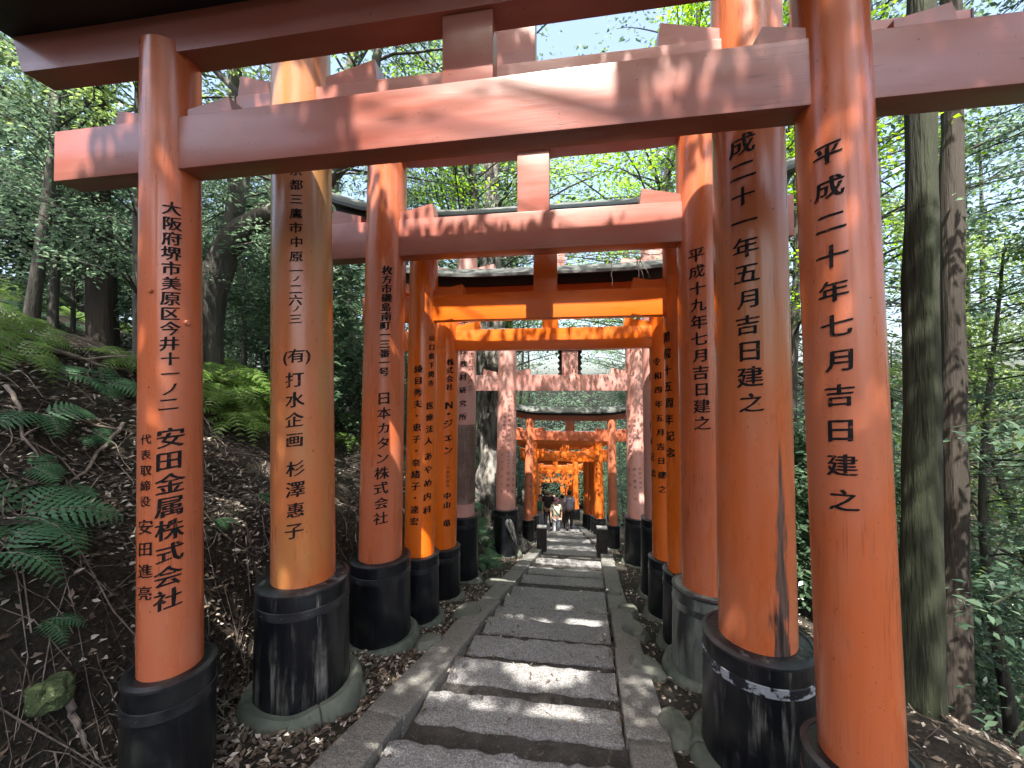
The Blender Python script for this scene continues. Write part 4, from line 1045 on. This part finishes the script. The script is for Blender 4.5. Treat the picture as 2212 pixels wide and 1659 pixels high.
# bollards
def bollard(label, u, vb, d, h, w_):
    q = CAM + ray(u, vb) * d; z = zp(q.y) - .03
    o = empty('stone_bollard', (q.x, q.y, z), label, 'bollard', R(3), 'pair of stone bollards at the foot of the stair')
    mb = MB().box((0, 0, h / 2 - .06), (w_, w_, h + .12), bev=.012)
    for i, v in enumerate(mb.v): mb.v[i] = (v[0] + .006 * noise.noise(Vector(v) * 7), v[1] + .006 * noise.noise(Vector(v) * 6), v[2])
    mb.build('shaft', simple('shaded_stone', (.008, .008, .0075), (.026, .025, .023), 8, .85, .5), o)  # shade on the sides put into the stone colour
    MB().box((0, 0, h + .012), (w_ * 1.01, w_ * 1.01, .022), bev=.008).build('top_face', simple('lit_stone_top', (.13, .13, .13), (.24, .24, .24), 10, .8, .4), o)  # light falling on the top put in as a paler slab
bollard('dark square stone bollard at the left end of the stair foot', 1170, 1177, 10.5, .58, .25)
bollard('dark square stone bollard at the right end of the stair foot', 1299, 1190, 10.2, .66, .26)

# folded umbrella leaning on the base of the pink gate
def umbrella():
    a = CAM + ray(1118, 1182) * 9.0; b = CAM + ray(1094, 1112) * 9.28; a.z = max(a.z, terrain(a.x, a.y) + .01)
    o = empty('umbrella', a, 'folded black umbrella leaning against the base of the crowded pink post', 'umbrella')
    d = b - a; L = d.length; d.normalize()
    mb = MB(); n = 22; seg = 24; vs = []; fs = []
    x = d.cross(Vector((0, 0, 1))).normalized(); y = d.cross(x)
    for k in range(n + 1):
        t = .08 + .80 * k / n; r = .012 + .085 * (t - .08) ** .8 * (1 if t < .78 else 1 - .5 * (t - .78) / .1)
        for q in range(seg):
            th = 2 * PI * q / seg + .8 * t; rr = r * (1 + .30 * math.cos(8 * th)); vs.append(d * L * t + x * rr * math.cos(th) + y * rr * math.sin(th))
    for k in range(n):
        for q in range(seg): fs.append((k * seg + q, k * seg + (q + 1) % seg, (k + 1) * seg + (q + 1) % seg, (k + 1) * seg + q))
    mb.add(vs, fs).build('canopy', simple('black_cloth', (.012, .012, .013), (.03, .03, .032), 14, .55, .3), o)
    MB().tube([Vector((0, 0, 0)), d * L * 1.0], .008, 8).build('shaft', M_BLACK, o)
    MB().tube([d * L * .93, d * L * 1.03], .016, 10).build('handle', M_BLACK, o)
umbrella()

# bunch of dead twigs caught on the roof of the fifth gate
def roof_twigs():
    rnd = random.Random(9); mb = MB(); base = Vector((.18, 5.42, 3.36))
    for k in range(46):
        p = Vector((rnd.uniform(-.9, .75), rnd.uniform(-.18, .02), rnd.uniform(-.04, .03))); a = rnd.uniform(-.5, .5) + (PI if rnd.random() < .5 else 0); q = []; dz = rnd.uniform(-.1, .12)
        for j in range(6):
            q.append(p.copy()); p += Vector((math.cos(a), rnd.gauss(-.15, .2), dz)) * rnd.uniform(.05, .12); a += rnd.gauss(0, .35); dz -= .05
        r = rnd.uniform(.002, .0065); mb.tube(q, [r * (1 - .13 * j) for j in range(6)], 5, False)
    for k in range(5):
        p = Vector((rnd.uniform(.1, .5), -.2, -.05)); q = []
        for j in range(6): q.append(p.copy()); p += Vector((rnd.gauss(0, .03), rnd.gauss(0, .02), -.07))
        mb.tube(q, [.007 - .001 * j for j in range(6)], 5, False)
    o = mb.build('twig_bundle', M_TWIG, None); o.location = base
    tag(o, 'tangle of dead twigs lying on the dark roof of the fifth gate', 'twigs')
    mb = MB().tube([(0, 0, 0), (.5, -.1, -.22), (.95, -.2, -.5), (1.25, -.2, -.62)], [.03, .026, .02, .014], 8)
    a = at(446, 132, 3.6); o = mb.build('bare_branch', M_BARKG, None); o.location = a; o.rotation_euler = (0, R(22), YAW)
    mb2 = None; tag(o, 'dark bare branch slanting down between the first two left posts at the top', 'branch')
roof_twigs()

# ------------------------------------------------------------------ walkers
def skin(name, V_, E_, rad, mat, parent, sub=2):
    me = bpy.data.meshes.new(name); me.from_pydata([tuple(v) for v in V_], E_, [])
    o = bpy.data.objects.new(name, me); COL.objects.link(o)
    md = o.modifiers.new('s', 'SKIN'); md.use_smooth_shade = True
    for i, r in enumerate(rad):
        sv = me.skin_vertices[0].data[i]; sv.radius = r if isinstance(r, tuple) else (r, r); sv.use_root = (i == 0)
    s = o.modifiers.new('b', 'SUBSURF'); s.levels = sub; s.render_levels = sub
    bpy.context.view_layer.update()
    m2 = bpy.data.meshes.new_from_object(o.evaluated_get(bpy.context.evaluated_depsgraph_get()))
    bpy.data.objects.remove(o); bpy.data.meshes.remove(me)
    for f in m2.polygons: f.use_smooth = True
    m2.materials.clear(); return link(name, m2, mat, parent)
SKIN = flat('skin', (.52, .32, .22), .5); HAIRB = flat('black_hair', (.012, .010, .009), .5)
def person(label, p, face, h, shirt, pants, shoe, hair=HAIRB, stride=.16, arm=.1, bald=False, long_sleeve=False, skin_m=None, extras=None, group='walkers on the path'):
    o = empty('person', p, label, 'person', face, group); k = h / 1.72; o.scale = (k, k, k)
    sk = skin_m or SKIN
    V = Vector; st = stride
    # x right, y forward (the person looks along +y)
    V_ = [V((0, 0, .98)), V((0, .01, 1.16)), V((0, 0, 1.36)), V((0, -.005, 1.47)), V((0, .012, 1.545)), V((0, .02, 1.62)), V((0, .012, 1.68))]
    rad = [(.15, .10), (.135, .095), (.15, .10), .058, .070, .082, .060]; E_ = [(i, i + 1) for i in range(6)]
    def add(v, r, to): V_.append(V(v)); rad.append(r); E_.append((to, len(V_) - 1)); return len(V_) - 1
    add((0, .112, 1.585), .016, 4)                                   # nose
    for s in (-1, 1): add((s * .082, .0, 1.60), (.012, .02), 5)       # ears
    hands = []
    for s in (-1, 1):
        sw = arm * s
        a = add((s * .175, 0, 1.40), .062, 2); e = add((s * .225, -.03 + sw * .3, 1.13), .043, a); w_ = add((s * .235, .05 + sw, .90), .030, e)
        hd = add((s * .232, .065 + sw * 1.15, .83), (.018, .034), w_)
        for q in range(4): 
            f = add((s * .230, .05 + sw * 1.2 + q * .017, .775), .0085, hd); add((s * .218, .055 + sw * 1.2 + q * .016, .738 + .006 * abs(q - 1)), .0075, f)
        t_ = add((s * .215, .098 + sw * 1.15, .815), .009, w_); add((s * .205, .11 + sw * 1.15, .785), .008, t_)
    L = []
    for s in (-1, 1):
        f = s * st; hp = add((s * .085, 0, .90), .085, 0); kn = add((s * .095, f * .45 + .03, .50), .055, hp)
        an = add((s * .10, f - .02 - .04 * (f < 0), .10 + .05 * (f < 0)), .036, kn); add((s * .11, f + .11, .045 + .01 * (f < 0)), .030, an); L.append((s, f))
    skin('body', V_, E_, rad, sk, o)
    # shirt with sleeves
    V2 = [V((0, 0, .93)), V((0, .012, 1.14)), V((0, 0, 1.34)), V((0, -.004, 1.435))]; r2 = [(.185, .135), (.172, .128), (.182, .125), (.082, .075)]; E2 = [(0, 1), (1, 2), (2, 3)]
    for s in (-1, 1):
        sw = arm * s; V2 += [V((s * .178, 0, 1.40)), V((s * .215, -.02 + sw * .22, 1.20))]; r2 += [.080, .070]; n = len(V2); E2 += [(2, n - 2), (n - 2, n - 1)]
        if long_sleeve: V2.append(V((s * .236, .045 + sw * .95, .92))); r2.append(.045); E2.append((n - 1, n))
    skin('shirt', V2, E2, r2, shirt, o)
    V3 = [V((0, 0, .95))]; r3 = [(.165, .12)]; E3 = []
    for s, f in L:
        V3 += [V((s * .088, 0, .84)), V((s * .096, f * .45 + .028, .50)), V((s * .10, f - .02 - .04 * (f < 0), .11 + .05 * (f < 0)))]; r3 += [.108, .080, .062]; n = len(V3); E3 += [(0, n - 3), (n - 3, n - 2), (n - 2, n - 1)]
    skin('trousers', V3, E3, r3, pants, o)
    for s, f in L:
        MB().box((s * .107, f + .04, .045 + .02 * (f < 0)), (.095, .27, .085), bev=.035).build('shoe', shoe, o)
    for s in (-1, 1): MB().lathe([(.011, -.006), (.013, 0), (.008, .007)], (s * .032, .096, 1.612), 8).build('eye', M_INK, o)
    if not bald:
        mb = MB(); bm = bmesh.new(); bmesh.ops.create_icosphere(bm, subdivisions=3, radius=1)
        for v in bm.verts:
            c = v.co; y = c.y; z = c.z
            if y > .25 and z < .35: c.y = .25 - (.35 - z) * .3
            v.co = Vector((c.x * .100, c.y * .108 - .005, max(c.z, -.75) * .115 + 1.642)) * 1.0
        bm.verts.index_update(); mb.add([v.co for v in bm.verts], [[v.index for v in f.verts] for f in bm.faces]); bm.free(); mb.build('hair', hair, o, True, 180)
    if extras: extras(o)
    return o
def foot(u, v, d): 
    q = CAM + ray(u, v) * d
    k = next((i for i, e in enumerate(EDGES) if e > q.y), len(EDGES) - 1)
    q.z = zp(EDGES[k]) - .005; return q
def cap_and_strap(o):
    cm = flat('dark_red_cap', (.10, .03, .05)); mb = MB().lathe([(.108, 0), (.112, .03), (.100, .08), (.06, .115), (.01, .125)], (0, 0, 1.645), 24)
    mb.box((0, .13, 1.652), (.16, .12, .012), bev=.004); mb.build('cap', cm, o)
    bl = flat('black_strap', (.010, .010, .011)); mb = MB(); q = []
    for k in range(25):
        a = 2 * PI * k / 24; q.append((.19 * math.cos(a) * .95, .150 * math.sin(a), 1.20 + .23 * math.cos(a)))
    mb.tube(q, .014, 6, False); mb.build('shoulder_strap', bl, o)
    MB().box((.0, .098, 1.575), (.10, .03, .07), bev=.012).build('face_mask', flat('white_mask', (.75, .75, .74)), o)
def pack(col):
    def f(o):
        m = flat('backpack_cloth', col)
        b = MB().box((0, -.20, 1.20), (.33, .18, .46), bev=.06).build('backpack', m, o)
        MB().box((0, -.30, 1.10), (.24, .04, .20), bev=.018).build('pocket', m, b)
        mb = MB()
        for s in (-1, 1): mb.tube([(s * .12, -.14, 1.42), (s * .12, -.02, 1.475), (s * .12, .12, 1.36), (s * .13, .13, 1.15), (s * .14, -.10, 1.02)], .018, 6)
        mb.build('shoulder_strap', flat('dark_strap', (.03, .03, .035)), b)
    return f
def beard(o): MB().lathe([(.055, 0), (.062, .03), (.055, .06)], (0, .045, 1.515), 16).build('beard', HAIRB, o)
FACE = PI + R(8)          # looking back up the stair at the camera
person('man in dark cap and grey green shirt with black strap, walking towards the camera', foot(1201, 1147, 16.2), FACE, 1.60, flat('grey_green_shirt', (.42, .43, .34)), flat('pale_grey_trousers', (.5, .53, .6)), flat('pale_shoes', (.5, .5, .5)), extras=cap_and_strap, arm=.12)
person('bald man with a dark beard all in black, behind the man with the cap', foot(1184, 1135, 17.0), FACE - .2, 1.78, flat('black_shirt', (.016, .014, .018)), flat('black_trousers', (.012, .012, .013)), M_BLACK, bald=True, extras=beard, arm=.05, stride=.1)
person('walker seen from behind with a pale lavender backpack and dark trousers', foot(1229, 1133, 17.2), R(8), 1.66, flat('white_shirt', (.75, .75, .77)), flat('dark_brown_trousers', (.030, .026, .020)), M_BLACK, extras=pack((.40, .40, .52)), stride=.12)
person('walker in a green and white top at the far left of the path', foot(1167, 1130, 18.2), FACE + .2, 1.62, flat('green_top', (.05, .26, .15)), flat('white_trousers', (.62, .64, .66)), flat('white_shoes', (.6, .6, .6)), arm=.05, stride=.08)
person('walker in a pinkish blouse and khaki trousers left of the lavender backpack', foot(1214, 1130, 18.4), R(4), 1.58, flat('pinkish_blouse', (.55, .44, .46)), flat('khaki_trousers', (.16, .13, .08)), M_BLACK, stride=.1)
person('dark haired walker in a pale blue shirt farther down the path', foot(1216, 1112, 20.5), R(6), 1.66, flat('pale_blue_shirt', (.46, .52, .60)), flat('navy_trousers', (.03, .035, .06)), M_BLACK, stride=.12)
person('walker in a black top farthest down the path', foot(1196, 1108, 21.5), FACE, 1.68, flat('dark_top', (.03, .03, .035)), flat('grey_trousers', (.12, .12, .13)), M_BLACK, stride=.08)
person('walker in a white top half hidden behind the bald man', foot(1175, 1125, 19.6), FACE + .1, 1.60, flat('white_top', (.7, .7, .72)), flat('blue_grey_trousers', (.10, .12, .16)), M_BLACK, stride=.1)
person('dark haired walker in a lilac blouse right behind the cap', foot(1206, 1126, 19.2), FACE, 1.64, flat('lilac_blouse', (.5, .42, .52)), flat('beige_trousers', (.4, .36, .3)), M_BLACK, stride=.06)
